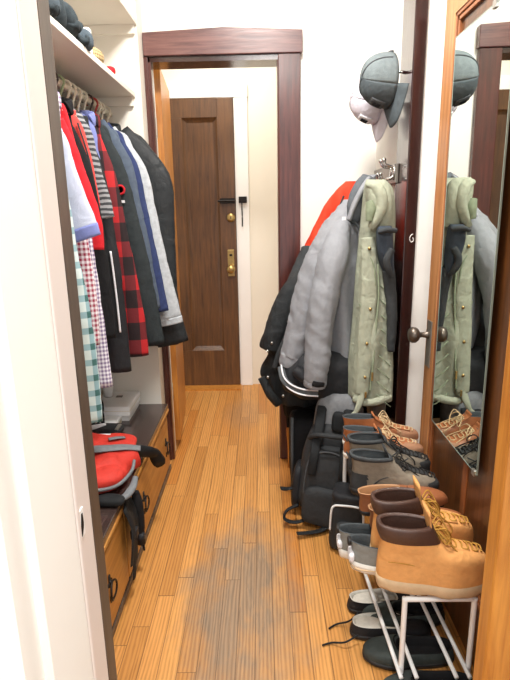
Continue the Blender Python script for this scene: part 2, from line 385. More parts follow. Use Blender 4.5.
# ------------------------------------------------------------------ entry door at the end of the hall
d = struct('door_1', bmesh.new(), 'entrywood')
for a, b in ((-.98, -.87), (-.62, -.53), (-.29, -.178)):
    part('stile', box(a, b, 3.795, 3.838, .012 if b != -.53 else .285, 2.036 if b != -.53 else 1.915), 'entrywood', d, smooth=False, bevel=.003)
def door_rail(z0, z1): part('rail', box(-.87, -.29, 3.795, 3.838, z0, z1), 'entrywood', d, smooth=False)
door_rail(1.915, 2.036); door_rail(.012, .285)
for a, b in ((-.53, -.29), (-.87, -.62)):
    bm = bmesh.new(); lv = []
    for o, y in ((0, 3.836), (0, 3.800), (.014, 3.812), (.03, 3.820), (.036, 3.820)):
        lv.append([bm.verts.new(v) for v in ((a+o, y, .285+o), (b-o, y, .285+o), (b-o, y, 1.915-o), (a+o, y, 1.915-o))])
    skin(bm, lv, False); bm.faces.new(lv[-1][::-1])
    part('panel', bm, 'entrywood', d, smooth=False)
bm = lathe([(.03, 0), (.031, .004), (.024, .009), (.021, .012), (.012, .0125)], 24, None, Matrix.Translation((-.213, 3.795, 1.253)) @ Matrix.Rotation(R(90), 4, 'X'))
lk = part('deadbolt', bm, 'brass', d); part('keyhole', box(-.2155, -.2105, 3.781, 3.784, 1.245, 1.262), 'iron', lk, smooth=False)
part('knob_plate', box(-.243, -.197, 3.789, 3.7955, .84, 1.03), 'brass', d, smooth=False, bevel=.002)
part('door_knob', lathe([(.011, 0), (.012, .03), (.027, .038), (.031, .052), (.025, .064), (.01, .068)], 24, None, Matrix.Translation((-.22, 3.79, .895)) @ Matrix.Rotation(R(90), 4, 'X')), 'brass', d)
part('latch_turn', box(-.23, -.21, 3.784, 3.79, .985, 1.0), 'iron', d, smooth=False)
bm = box(-.285, -.18, 3.786, 3.7955, 1.35, 1.385); cyl((-.30, 3.782, 1.367), (-.182, 3.782, 1.367), .007, bm); part('slide_bolt', bm, 'iron', d, smooth=False)
bm = tube([(-.134, 3.808, 1.372), (-.134, 3.803, 1.33), (-.133, 3.804, 1.26), (-.134, 3.803, 1.19)], .0045)
t = thing('door_chain', 'black door chain hanging from a catch on white trim', 'door chain', (-.12, 3.808, 1.36))
part('catch', box(-.155, -.098, 3.797, 3.8145, 1.352, 1.395), 'iron', t, smooth=False, bevel=.002)
part('chain', bm, 'iron', t)

# hinged door of the back doorway, folded open into the hall: its oak edge shows
d = struct('door_2', bmesh.new(), 'oak')
bm = box(-.515, -.475, 2.752, 3.32, .045, 1.985); xf = Matrix.Translation((-.49, 2.75, 0)) @ Matrix.Rotation(R(5), 4, 'Z') @ Matrix.Translation((.49, -2.75, 0))
part('leaf', xform(bm, xf), 'oak', d, smooth=False, bevel=.002)
for z in (1.66, .30):
    part('hinge', cyl((-.507, 2.742, z), (-.507, 2.742, z+.09), .006), 'steel', d)

# ------------------------------------------------------------------ the door with the mirror, standing open along the right
d = struct('door_3', bmesh.new(), 'stile')
x0, x1 = .597, .632; ya, yb = .99, 1.877; za, zb = .012, 1.99
part('stile', box(x0, x1, 1.787, yb, za, zb), 'stile', d, smooth=False, bevel=.003)
part('stile', box(x0, x1, ya, 1.115, za, zb), 'panelwood', d, smooth=False, bevel=.003)
part('rail', box(x0, x1, 1.115, 1.787, 1.875, zb), 'stile', d, smooth=False)
part('rail', box(x0, x1, 1.115, 1.787, za, .2), 'panelwood', d, smooth=False)
part('panel', box(.611, .625, 1.115, 1.787, .2, 1.875), 'panelwood', d, smooth=False)
part('mid_moulding', box(.606, .612, 1.44, 1.475, .2, 1.86), 'bead', d, smooth=False, bevel=.003)
part('edge_face', box(.6005, .6315, yb, yb+.004, za, zb), 'edgewood', d, smooth=False)
bm = bmesh.new()
for k, (a, q) in enumerate(((0, .004), (.014, .009))):
    e = .012
    box(.597+q*.6, .613, 1.787-a-e, 1.787-a, .2+a, 1.875-a, bm); box(.597+q*.6, .613, 1.115+a, 1.115+a+e, .2+a, 1.875-a, bm)
    box(.597+q*.6, .613, 1.115+a, 1.787-a, 1.875-a-e, 1.875-a, bm); box(.597+q*.6, .613, 1.115+a, 1.787-a, .2+a, .2+a+e, bm)
part('bead_moulding', bm, 'bead', d, smooth=False, bevel=.002)
ep = part('knob_plate', box(.5935, .5975, 1.81, 1.86, .745, .915), 'plate', d, smooth=False, bevel=.002)
mt = Matrix.Translation((.594, 1.842, .862)) @ Matrix.Rotation(R(-90), 4, 'Y')
part('door_knob', lathe([(.017, 0), (.012, .006), (.0095, .02), (.010, .03), (.021, .036), (.0285, .046), (.029, .058), (.022, .068), (.008, .072)], 28, None, mt), 'bronze', d)

def mirror():
    t = thing('wall_mirror', 'tall frameless mirror hung on the brown wooden door at right', 'mirror', (.5935, 1.54, 1.18), rot=(0, R(-.25), 0))
    part('glass', box(-.0035, .0, -.195, .197, -.602, .613), 'mirror', t, True, smooth=False)
    bm = bmesh.new(); e = .003
    for a in ((-.198, -.195, -.602, .613), (.197, .200, -.602, .613), (-.198, .200, -.605, -.602), (-.198, .200, .613, .616)):
        box(-.004, .0005, a[0], a[1], a[2], a[3], bm)
    part('glass_edge', bm, 'mirroredge', t, True, smooth=False)
    part('clip', box(-.008, .001, -.085, -.065, .603, .622), 'steel', t, True, smooth=False, bevel=.001)
    part('clip', box(-.008, .001, -.19, -.17, -.612, -.595), 'steel', t, True, smooth=False, bevel=.001)
mirror()
# oak edge close to the camera, right of the frame
bm = box(.452, .62, .90, .955, 0, 2.4); struct('trim_10', bm, 'oak', bevel=.008)

# ------------------------------------------------------------------ closet fittings
def shelf(z, xf, label):
    t = thing('closet_shelf', label, 'shelf', (-.72, 1.7, z))
    part('board', box(-.949, xf, .91, 2.499, z, z+.02), 'closetwhite', t, smooth=False, bevel=.002)
    part('cleat', box(-.94, xf-.01, 2.48, 2.4995, z-.036, z-.0005), 'closetwhite', t, smooth=False)
shelf(1.797, -.545, 'lower white closet shelf above the hanging clothes'); shelf(2.082, -.519, 'upper white closet shelf at the top of the picture')
t = thing('clothes_rod', 'cream clothes rod under the lower closet shelf', 'rod', (-.665, 1.7, 1.73)); part('pole', rod((-.665, .905, 1.73), (-.665, 2.499, 1.73), .013), 'hanger', t)

def dresser():
    t = thing('low_dresser', 'low orange wood dresser with dark top under the clothes', 'dresser', (-.72, 1.75, 0))
    part('top', box(-.945, -.488, .92, 2.498, .335, .362), 'dressertop', t, smooth=False, bevel=.003)
    part('lip', box(-.498, -.484, .92, 2.498, .322, .336), 'drawerwood', t, smooth=False, bevel=.002)
    part('body', box(-.945, -.515, .92, 2.498, .0, .322), 'darkwood', t, smooth=False)
    part('plinth', box(-.516, -.489, .92, 2.498, .0, .026), 'darkwood', t, smooth=False, bevel=.002)
    for a, b in ((1.62, 2.48), (.93, 1.61)):
        dr = part('drawer', box(-.516, -.492, a, b, .034, .298), 'drawerwood', t, smooth=False, bevel=.003)
        for y in ((2.40, 1.895) if a > 1.6 else (1.4, 1.05)):
            bm = lathe([(.008, 0), (.008, .006), (.003, .010)], 14, None, Matrix.Translation((-.492, y, .19)) @ Matrix.Rotation(R(90), 4, 'Y'))
            tube([(-.482+.004*abs(math.sin(q)), y+.03*math.sin(q), .163+.03*math.cos(q)) for q in [i*math.pi/10 for i in range(21)]], .0035, 60, 8, bm)
            box(-.4925, -.488, y-.006, y+.006, .175, .215, bm); box(-.4925, -.488, y-.02, y+.02, .184, .192, bm)
            box(-.4925, -.489, y-.005, y+.005, .118, .14, bm)
            part('ring_pull', bm, 'iron', dr)
dresser()
# ------------------------------------------------------------------ clothes on the rod
RX, RZ = -.665, 1.73
def hanger(y, label, mat, tilt=0, drop=.0):
    h = thing('clothes_hanger', label, 'hanger', (RX, y, RZ), 'hangers on the closet rod')
    pts = [(.021*math.cos(a), 0, .021*math.sin(a)) for a in [R(q) for q in range(200, -41, -24)]]
    pts += [(.004, 0, -.045), (0, 0, -.085)]
    part('hook', tube(pts, .0042, 50), mat, h, True)
    bm = limb([(-.05, 0, -.108, .005, .007), (-.03, 0, -.096, .006, .009), (0, 0, -.082, .008, .010), (.03, 0, -.096, .006, .009), (.05, 0, -.108, .005, .007)], 26, 10, 0)
    part('shoulder_bar', bm, mat, h, True)
def garment(name, label, cat, y, edge, mat, sleeve='long', th=.035, hem=None, sl_mat=None, collar=None, sw=.052, short_z=None, seed=1, extras=None, ztop=None, body_in=.045, cuff=None):
    """edge: outline (x, z) of the side towards the room, shoulder to hem"""
    g = thing(name, label, cat, (RX, y, RZ)); th *= .72
    zt = (ztop or RZ-.085)-.014; xs = smooth_path([(RX+.055, zt)]+edge, 30)
    zb = hem if hem is not None else edge[-1][1]
    def xr(z):
        for a, b in zip(xs, xs[1:]):
            if a[1] >= z >= b[1]: return a[0]+(b[0]-a[0])*(a[1]-z)/max(1e-6, a[1]-b[1])
        return xs[-1][0] if z < xs[-1][1] else xs[0][0]
    rows = [(zt+.012, RX-.05, RX+.05, y, .012)]
    for k in range(10):
        z = zt-.01-(zt-.01-zb)*k/9; w = xr(z)-RX; w -= body_in*min(1, k/2) if sleeve == 'long' else body_in*min(1, max(0, k-3)/2)
        rows.append((z, RX-min(w, .25), RX+w, y, th*(.7+.3*min(1, k/3))))
    b = part('body', loft(rows, 48, 40, .85, .014, 30, seed), mat, g)
    zs = edge[0][1]; ze = edge[-1][1] if short_z is None else short_z
    for s in (1, -1):
        path = []
        for k in range(6):
            z = zs-.005-(zs-ze)*k/5; x = xr(z)-sw*.95; x = RX+s*(x-RX) if s > 0 else max(RX-(x-RX), -.93+sw)
            path.append((x, y-.008*s, z, sw*(.62 if k == 0 else 1), th*.9*(.6 if k == 0 else 1)))
        part('sleeve', limb(path, 30, 22, .005, seed+s, (0, 1, 0), 32), sl_mat or mat, g)
        if cuff:
            p, q = path[-1], path[-2]
            v = (Vector(p[:3])-Vector(q[:3])).normalized(); e = Vector(p[:3])
            part('cuff', limb([(*(e-v*.005), sw*1.05, th), (*(e+v*cuff[1]), sw*1.0, th*.95)], 5, 20, .001, 3), cuff[0], g)
    if collar:
        pts = [(RX+.055*math.cos(a), y+.02*math.sin(a), zt+.012+.012*math.sin(a), .008, .022) for a in [R(q) for q in range(-150, -391, -24)]]
        part('collar', limb(pts, 30, 12, .002, 2, (0, 0, 1)), collar, g)
    if extras: extras(g, xr)
    return g
garment('shirt', 'pale teal and green plaid shirt nearest the white jamb', 'shirt', 1.50, [(-.555, 1.56), (-.53, 1.279), (-.522, 1.195), (-.503, 1.036), (-.496, .853), (-.499, .70)], 'teal', seed=11, collar='teal', hem=.72)
garment('t_shirt', 'pale lavender short sleeved t-shirt with periwinkle hems', 't-shirt', 1.585, [(-.571, 1.572), (-.55, 1.49), (-.525, 1.391), (-.484, 1.262)], 'tee', sleeve='short', short_z=1.262, hem=.95, seed=5, sw=.07, th=.03, cuff=('peri', .03), body_in=.10)
garment('shirt', 'red and white gingham shirt under the pale t-shirt', 'shirt', 1.655, [(-.58, 1.58), (-.547, 1.304), (-.54, 1.213), (-.531, 1.071), (-.535, .9)], 'rging', seed=3, th=.025, sw=.04)
garment('shirt', 'lilac and white gingham shirt with long sleeve hanging lowest', 'shirt', 1.715, [(-.60, 1.58), (-.56, 1.304), (-.546, 1.209), (-.533, .96), (-.521, .735)], 'lging', seed=4, th=.025, sw=.04, collar='lging')
garment('t_shirt', 'bright red t-shirt behind the pale t-shirt', 't-shirt', 1.765, [(-.60, 1.60), (-.585, 1.505), (-.555, 1.397), (-.523, 1.271), (-.528, 1.19)], 'red', sleeve='short', short_z=1.2, hem=1.0, seed=6, th=.025, sw=.055, body_in=.10)
garment('sweater', 'black sweater between the red t-shirt and coral jacket', 'sweater', 1.825, [(-.62, 1.64), (-.596, 1.574), (-.563, 1.432), (-.543, 1.285), (-.53, 1.05), (-.53, .88)], 'black', seed=7, th=.03, collar='black')
def coral_zip(g, xr):
    part('zip', tube([(xr(z)+.002, 1.875-.02, z) for z in (1.60, 1.5, 1.4, 1.32)], .003), 'charcoal', g)
garment('jacket', 'coral red jacket with dark zip next to striped knit', 'jacket', 1.88, [(-.63, 1.655), (-.598, 1.581), (-.575, 1.468), (-.558, 1.33)], 'coral', seed=8, th=.025, hem=1.2, extras=coral_zip)
garment('sweater', 'grey and black striped knit sweater', 'sweater', 1.945, [(-.627, 1.655), (-.593, 1.59), (-.561, 1.439), (-.528, 1.29)], 'knit', seed=9, th=.03, hem=1.15)
def white_stripe(g, xr):
    part('side_stripe', limb([(xr(z)-.018, 2.0-.034, z, .004, .003) for z in (1.17, 1.1, 1.0, .92, .86)], 20, 8, 0), 'whitefab', g)
garment('sweater', 'black track jacket with thin white stripe down its side', 'jacket', 2.0, [(-.623, 1.655), (-.585, 1.529), (-.553, 1.282), (-.536, 1.019), (-.53, .70)], 'black2', seed=10, th=.032, extras=white_stripe)
garment('shirt', 'periwinkle blue shirt with white lined collar', 'shirt', 2.06, [(-.632, 1.655), (-.608, 1.60), (-.60, 1.515), (-.595, 1.40)], 'peri', seed=12, th=.025, hem=1.25, collar='peri')
garment('flannel_shirt', 'red and black buffalo plaid flannel shirt', 'shirt', 2.12, [(-.62, 1.66), (-.582, 1.541), (-.551, 1.356), (-.518, 1.122), (-.492, .917), (-.483, .73)], 'buffalo', seed=13, th=.032, collar='buffalo', sw=.045)
def logo(g, xr):
    z = 1.395; x = xr(z)-.03; mt = Matrix.Translation((x, 2.19-.037, z)) @ Matrix.Rotation(R(90), 4, 'X')
    part('logo_patch', lathe([(.012, 0), (.020, 0), (.020, .003), (.012, .003), (.012, 0)], 24, None, mt), 'red', g)
    part('logo_bar', box(x-.014, x+.014, 2.19-.039, 2.19-.035, z-.05, z-.04), 'whitefab', g, smooth=False)
garment('jacket', 'charcoal softshell jacket with small red round logo', 'jacket', 2.19, [(-.614, 1.66), (-.562, 1.548), (-.517, 1.356), (-.472, 1.114), (-.444, .903), (-.425, .76)], 'char2', seed=14, th=.035, hem=.745, extras=logo)
garment('shirt', 'slate blue shirt hanging beside the charcoal jacket', 'shirt', 2.25, [(-.608, 1.66), (-.547, 1.573), (-.511, 1.397), (-.474, 1.151), (-.448, .9)], 'slate', seed=15, th=.028, hem=.85)
garment('shirt', 'dark navy blue shirt behind the slate shirt', 'shirt', 2.295, [(-.6, 1.655), (-.535, 1.568), (-.495, 1.38), (-.455, 1.12), (-.42, .88)], 'navyc', seed=16, th=.022, hem=.84)
garment('sweater', 'light heather grey knit sweater beside the black coat', 'sweater', 2.345, [(-.59, 1.645), (-.513, 1.561), (-.468, 1.357), (-.42, 1.078), (-.37, .838)], 'heather', seed=17, th=.03, cuff=('heather', .025), hem=.86)
garment('coat', 'bulky black coat hanging last before the doorway', 'coat', 2.43, [(-.55, 1.645), (-.495, 1.61), (-.44, 1.545), (-.405, 1.443), (-.395, 1.226), (-.40, .953), (-.385, .81), (-.357, .70)], 'coatblk', seed=18, th=.042, sw=.075, hem=.69, collar='coatblk', ztop=1.655)
hm = ['hanger', 'hanger', 'hangwood', 'hanger', 'hanger', 'hangdk', 'hanggrn', 'hanger', 'hanger', 'hanger', 'hanger', 'hangdk', 'hangred', 'hanger', 'hanger', 'hanger']
ys = [1.50, 1.585, 1.655, 1.715, 1.765, 1.825, 1.88, 1.945, 2.0, 2.06, 2.12, 2.19, 2.25, 2.295, 2.345, 2.43]
what = ['teal plaid shirt', 'pale lavender t-shirt', 'red gingham shirt', 'lilac gingham shirt', 'bright red t-shirt', 'plain black sweater', 'coral red jacket', 'striped knit sweater', 'black track jacket', 'periwinkle shirt', 'buffalo plaid shirt', 'charcoal softshell jacket', 'slate blue shirt', 'dark navy shirt', 'heather grey sweater', 'bulky black coat']
cn = {'hanger': 'cream', 'hangwood': 'wooden', 'hangdk': 'dark', 'hanggrn': 'green', 'hangred': 'red'}
for y, m_, w_ in zip(ys, hm, what): hanger(y, f'{cn[m_]} clothes hanger carrying the {w_}', m_)

# ------------------------------------------------------------------ on the upper shelf
def lump(name, label, cat, c, s, mat, seed, cuffmat=None, rot=(0, 0, 0)):
    t = thing(name, label, cat, (c[0]-.034, c[1], 1.8175), None, rot); s = (s[0]*1.1, s[1]*1.15, s[2]*1.12)
    part('knit_body', superbox((0, 0, s[2]/2), s, .75, 32, 20, .018, seed), mat, t, True)
    if cuffmat: part('turned_cuff', limb([(s[0]*.42*math.cos(a), s[1]*.42*math.sin(a), s[2]*.38+.01*math.sin(3*a), .012, .02) for a in [R(q) for q in range(0, 361, 24)]], 40, 12, .003, seed), cuffmat, t, True)
lump('slipper', 'dark slate fleece slipper standing up at front of shelf', 'slipper', (-.55, 1.645, 0), (.075, .07, .10), 'slip', 2)
lump('slipper', 'grey blue fleece slipper lying left on the shelf edge', 'slipper', (-.555, 1.565, 0), (.10, .10, .06), 'slip2', 4, 'slip')
lump('winter_hat', 'dark slate knit hat folded in middle of shelf heap', 'hat', (-.56, 1.74, 0), (.11, .10, .082), 'slip', 5, 'slip')
lump('winter_hat', 'dark knit hat at the back of shelf heap', 'hat', (-.66, 1.78, 0), (.11, .12, .10), 'slip', 8, 'slip')
lump('glove', 'grey blue fleece glove on the shelf edge under dark cuff', 'glove', (-.55, 1.835, 0), (.09, .09, .052), 'slip2', 6, 'slip')
lump('glove', 'dark fleece glove lying right end of shelf heap', 'glove', (-.63, 1.88, 0), (.08, .07, .07), 'slip', 9)
tag(part('white_box', box(-.66, -.56, 1.925, 1.955, 1.8175, 1.905), 'boxwhite', None, smooth=False, bevel=.003), 'small white box standing beside the heap on shelf', 'box')
lump('pouch', 'small tan patterned pouch lying on the closet shelf', 'pouch', (-.56, 2.04, 0), (.08, .11, .05), 'tanpat', 3)
lump('wallet', 'small dark red item at the end of shelf', 'wallet', (-.535, 2.185, 0), (.035, .05, .022), 'red', 7)

# ------------------------------------------------------------------ on the dresser
TZ = .3625
def device():
    t = thing('white_console', 'flat white box lying on the dresser against the wall', 'box', (-.71, 2.43, .38))
    part('case', box(-.80, -.622, 2.27, 2.49, .385, .435), 'boxwhite', t, smooth=False, bevel=.006)
    part('lid_seam', box(-.7995, -.6212, 2.2695, 2.488, .413, .415), 'beigebox', t, smooth=False)
    part('base', box(-.79, -.63, 2.28, 2.48, .3625, .385), 'boxwhite', t, smooth=False)
    part('button', box(-.72, -.69, 2.40, 2.42, .435, .4375), 'plate', t, smooth=False)
    t = thing('beige_box', 'thin beige box in front of the white console', 'box', (-.75, 2.22, TZ))
    part('box_body', box(-.86, -.66, 2.18, 2.262, TZ, TZ+.022), 'beigebox', t, smooth=False, bevel=.002)
    part('box_lid', box(-.862, -.658, 2.178, 2.264, TZ+.022, TZ+.034), 'boxwhite', t, smooth=False, bevel=.002)
    t = thing('paper_cup', 'white upright cup behind the spiky black glove', 'cup', (-.76, 2.42, .436))
    part('cup_wall', lathe([(.022, 0), (.028, .09), (.026, .09), (.021, .004)], 24), 'boxwhite', t, True)
    part('rim', lathe([(.027, .088), (.030, .092), (.027, .096), (.025, .092), (.027, .088)], 24), 'boxwhite', t, True)
    t = thing('black_glove', 'black glove with dangling fingers on the white box', 'glove', (-.765, 2.235, .398))
    part('palm', superbox((0, 0, .055), (.07, .06, .10), .8, 28, 18, .012, 3), 'black', t, True)
    for k in range(5):
        part('finger', limb([(-.03+.015*k, -.02, .03, .009, .009), (-.036+.019*k, -.045, .012+.012*(k % 2), .009, .009), (-.04+.021*k, -.058, -.012+.01*(k % 2), .006, .006)], 10, 10, .001, k), 'black', t, True)
    t = thing('folded_pouch', 'black and white folded bag flap lying on dark dresser', 'pouch', (-.72, 2.13, TZ))
    part('flap', superbox((0, 0, .018), (.20, .13, .034), .5, 36, 18, .01, 4), 'black2', t, True)
    part('white_tab', limb([(-.06, -.03, .037, .012, .003), (-.02, -.02, .04, .014, .004), (.02, .02, .037, .008, .003)], 14, 10, .001), 'whitefab', t, True)
    part('buckle', box(.072, .088, -.03, .03, .03, .037), 'steel', t, True, smooth=False, bevel=.002)
device()
def red_pack():
    DY = -.07
    t = thing('daypack', 'red and grey daypack with black straps hanging off the dresser', 'backpack', (-.62, 1.780, TZ))
    bm = superbox((-.665, 1.790, TZ+.05), (.36, .36, .098), .6, 56, 34, .03, 3); part('main_compartment', bm, 'packred', t)
    part('grey_band', limb([(-.82, 1.750, TZ+0.106, .03, .004), (-.70, 1.745, TZ+0.108, .03, .006), (-.60, 1.765, TZ+0.107, .028, .006), (-.52, 1.805, TZ+0.093, .024, .006), (-.47, 1.820, TZ+.08, .02, .006)], 20, 14, .002, 2, (0, 0, 1)), 'packgrey', t)
    part('front_pocket', superbox((-.645, 1.665, TZ+.045), (.30, .17, .085), .65, 48, 28, .024, 5), 'packred', t)
    part('piping', tube([(-.78, 1.585, TZ+.05), (-.62, 1.573, TZ+.045), (-.51, 1.590, TZ+.05), (-.472, 1.670, TZ+.06), (-.475, 1.740, TZ+.07)], .006, 40), 'packgrey', t)
    part('hem_flap', limb([(-.76, 1.575, TZ+.03, .012, .008), (-.60, 1.562, TZ+.02, .013, .008), (-.49, 1.570, TZ+.015, .014, .009), (-.462, 1.630, TZ+.02, .014, .01), (-.462, 1.690, TZ+.03, .010, .008)], 26, 14, .003, 4, (0, 0, 1)), 'packgrey', t)
    part('zip_pull', limb([(-.60, 1.860, TZ+0.101, .012, .003), (-.57, 1.875, TZ+0.100, .012, .003), (-.545, 1.890, TZ+0.094, .01, .003)], 10, 10, 0, 0, (0, 0, 1)), 'packgrey', t)
    part('logo_tag', box(-.66, -.61, 1.915, 1.924, TZ+0.088, TZ+0.095), 'whitefab', t, smooth=False)
    part('white_cord', tube([(-.74, 1.950, TZ+0.079), (-.76, 1.880, TZ+0.099), (-.73, 1.830, TZ+0.102), (-.75, 1.760, TZ+0.109), (-.74, 1.690, TZ+0.098)], .004, 30), 'whitefab', t)
    part('side_strap', limb([(-.50, 1.86, TZ+.05, .026, .010), (-.465, 1.90, TZ+.025, .026, .011), (-.448, 1.95, TZ-.005, .020, .014), (-.444, 1.98, TZ-.05, .030, .015), (-.446, 2.0, TZ-.085, .018, .010)], 24, 14, .010, 6), 'webbing', t)
    part('strap_padding', superbox((-.52, 1.56, TZ+.018), (.10, .05, .03), .7, 30, 18, .014, 8), 'webbing', t)
    for k, (y0, y1, zb_, xx) in enumerate(((1.60, 1.575, .07, -.462), (1.63, 1.64, .10, -.468), (1.575, 1.535, .15, -.455), (1.66, 1.68, .17, -.468))):
        part('strap', limb([(xx-.02, y0, TZ-.02, .003, .018), (xx, y0+.005, TZ-.09, .003, .021), (xx+.004, (y0+y1)/2, (TZ+zb_)/2-.04, .0035, .021), (xx, y1, zb_, .003, .020)], 22, 10, .003, k), 'webbing', t)
    part('strap_buckle', box(-.473, -.45, 1.60, 1.635, .20, .235), 'black2', t, smooth=False, bevel=.004)
red_pack()
def umbrella():
    t = thing('folded_umbrella', 'black folded umbrella hanging against the orange drawer front', 'umbrella', (-.463, 1.70, .16))
    part('canopy', limb([(-.47, 1.70, .33, .012, .012), (-.466, 1.70, .28, .019, .019), (-.462, 1.70, .20, .017, .017), (-.462, 1.70, .165, .013, .013)], 20, 16, .003, 2), 'black', t)
    part('handle', cyl((-.462, 1.70, .166), (-.462, 1.70, .118), .015), 'black2', t)
    part('wrist_strap', tube([(-.455, 1.70, .12), (-.45, 1.69, .10), (-.455, 1.70, .09), (-.46, 1.71, .1), (-.462, 1.70, .12)], .003, 24), 'webbing', t)
umbrella()
GREEN = [(1.411, 0.407, 0.476, 2.12, 0.03), (1.385, 0.4, 0.497, 2.12, 0.05), (1.337, 0.394, 0.506, 2.12, 0.06), (1.242, 0.389, 0.511, 2.12, 0.075), (1.125, 0.384, 0.512, 2.12, 0.09), (0.984, 0.376, 0.514, 2.12, 0.1), (0.817, 0.369, 0.517, 2.12, 0.11), (0.667, 0.36, 0.519, 2.12, 0.12), (0.546, 0.359, 0.52, 2.12, 0.125)]
GHOOD = [(1.409, 0.397, 0.46, 2.05, 0.02), (1.39, 0.39, 0.476, 2.05, 0.04), (1.343, 0.396, 0.489, 2.05, 0.055), (1.284, 0.413, 0.492, 2.05, 0.05), (1.232, 0.43, 0.494, 2.05, 0.03)]
NAVY = [(1.242, 0.434, 0.482, 2.0, 0.02), (1.224, 0.427, 0.486, 2.0, 0.045), (1.171, 0.429, 0.489, 2.0, 0.055), (1.109, 0.443, 0.492, 2.0, 0.05), (1.055, 0.471, 0.494, 2.0, 0.02)]
GREY = [(1.437, 0.433, 0.474, 2.3, 0.03), (1.401, 0.409, 0.45, 2.3, 0.05), (1.34, 0.377, 0.444, 2.3, 0.08), (1.258, 0.336, 0.438, 2.3, 0.1), (1.153, 0.295, 0.442, 2.3, 0.12), (1.024, 0.262, 0.437, 2.3, 0.13), (0.869, 0.247, 0.424, 2.3, 0.14), (0.732, 0.257, 0.41, 2.3, 0.14), (0.633, 0.276, 0.404, 2.3, 0.13)]
GSL1 = [(0.352, 2.25, 1.32), (0.29, 2.2, 1.214), (0.236, 2.18, 1.082), (0.187, 2.18, 0.937), (0.15, 2.18, 0.786), (0.119, 2.17, 0.692)]
GSL2 = [(0.332, 2.16, 1.243), (0.305, 2.12, 1.127), (0.282, 2.11, 0.988), (0.26, 2.11, 0.844), (0.235, 2.1, 0.719), (0.215, 2.09, 0.622)]
RED = [(1.425, 0.404, 0.485, 2.48, 0.03), (1.386, 0.364, 0.486, 2.48, 0.06), (1.321, 0.32, 0.48, 2.48, 0.08), (1.21, 0.285, 0.456, 2.48, 0.09), (1.063, 0.217, 0.423, 2.48, 0.1)]
PARKA = [(1.099, 0.231, 0.406, 2.44, 0.09), (0.999, 0.172, 0.39, 2.44, 0.11), (0.891, 0.087, 0.374, 2.44, 0.11), (0.762, 0.015, 0.367, 2.44, 0.11), (0.674, -0.015, 0.369, 2.44, 0.11), (0.639, 0.023, 0.37, 2.44, 0.11), (0.543, -0.017, 0.371, 2.44, 0.11), (0.471, 0.021, 0.373, 2.44, 0.1), (0.383, 0.069, 0.375, 2.44, 0.09)]
PUFF = [(0.716, 0.14, 0.348, 2.16, 0.04), (0.671, 0.106, 0.379, 2.16, 0.09), (0.617, 0.084, 0.406, 2.16, 0.1), (0.554, 0.088, 0.417, 2.16, 0.1), (0.516, 0.157, 0.383, 2.16, 0.06)]
STRIPE = [(0.072, 2.06, 0.652), (0.084, 2.05, 0.625), (0.116, 2.05, 0.598), (0.166, 2.05, 0.58), (0.228, 2.05, 0.575)]
LONG = [(0.619, 0.172, 0.563, 2.36, 0.12), (0.472, 0.096, 0.579, 2.36, 0.12), (0.319, 0.114, 0.585, 2.36, 0.12), (0.151, 0.124, 0.592, 2.36, 0.11), (0.054, 0.153, 0.567, 2.36, 0.09)]
# ------------------------------------------------------------------ hooks, caps and coats on the right wall
t = thing('hook_rail', 'grey metal hook rail on right wall above the coats', 'coat rack', (.53, 2.35, 1.45))
part('back_plate', box(.531, .5445, 2.172, 2.58, 1.40, 1.475), 'plate', t, smooth=False, bevel=.003)
for y in (2.19, 2.245):
    bm = tube([(.533, y, 1.462), (.512, y, 1.466), (.495, y, 1.473), (.489, y, 1.488)], .006); ball((.489, y, 1.49), .0095, bm)
    tube([(.533, y, 1.43), (.505, y, 1.415), (.485, y, 1.418), (.478, y, 1.435)], .0055, None, 8, bm); ball((.478, y, 1.437), .008, bm)
    box(.527, .533, y-.011, y+.011, 1.415, 1.472, bm)
    part('hook', bm, 'chrome', t)

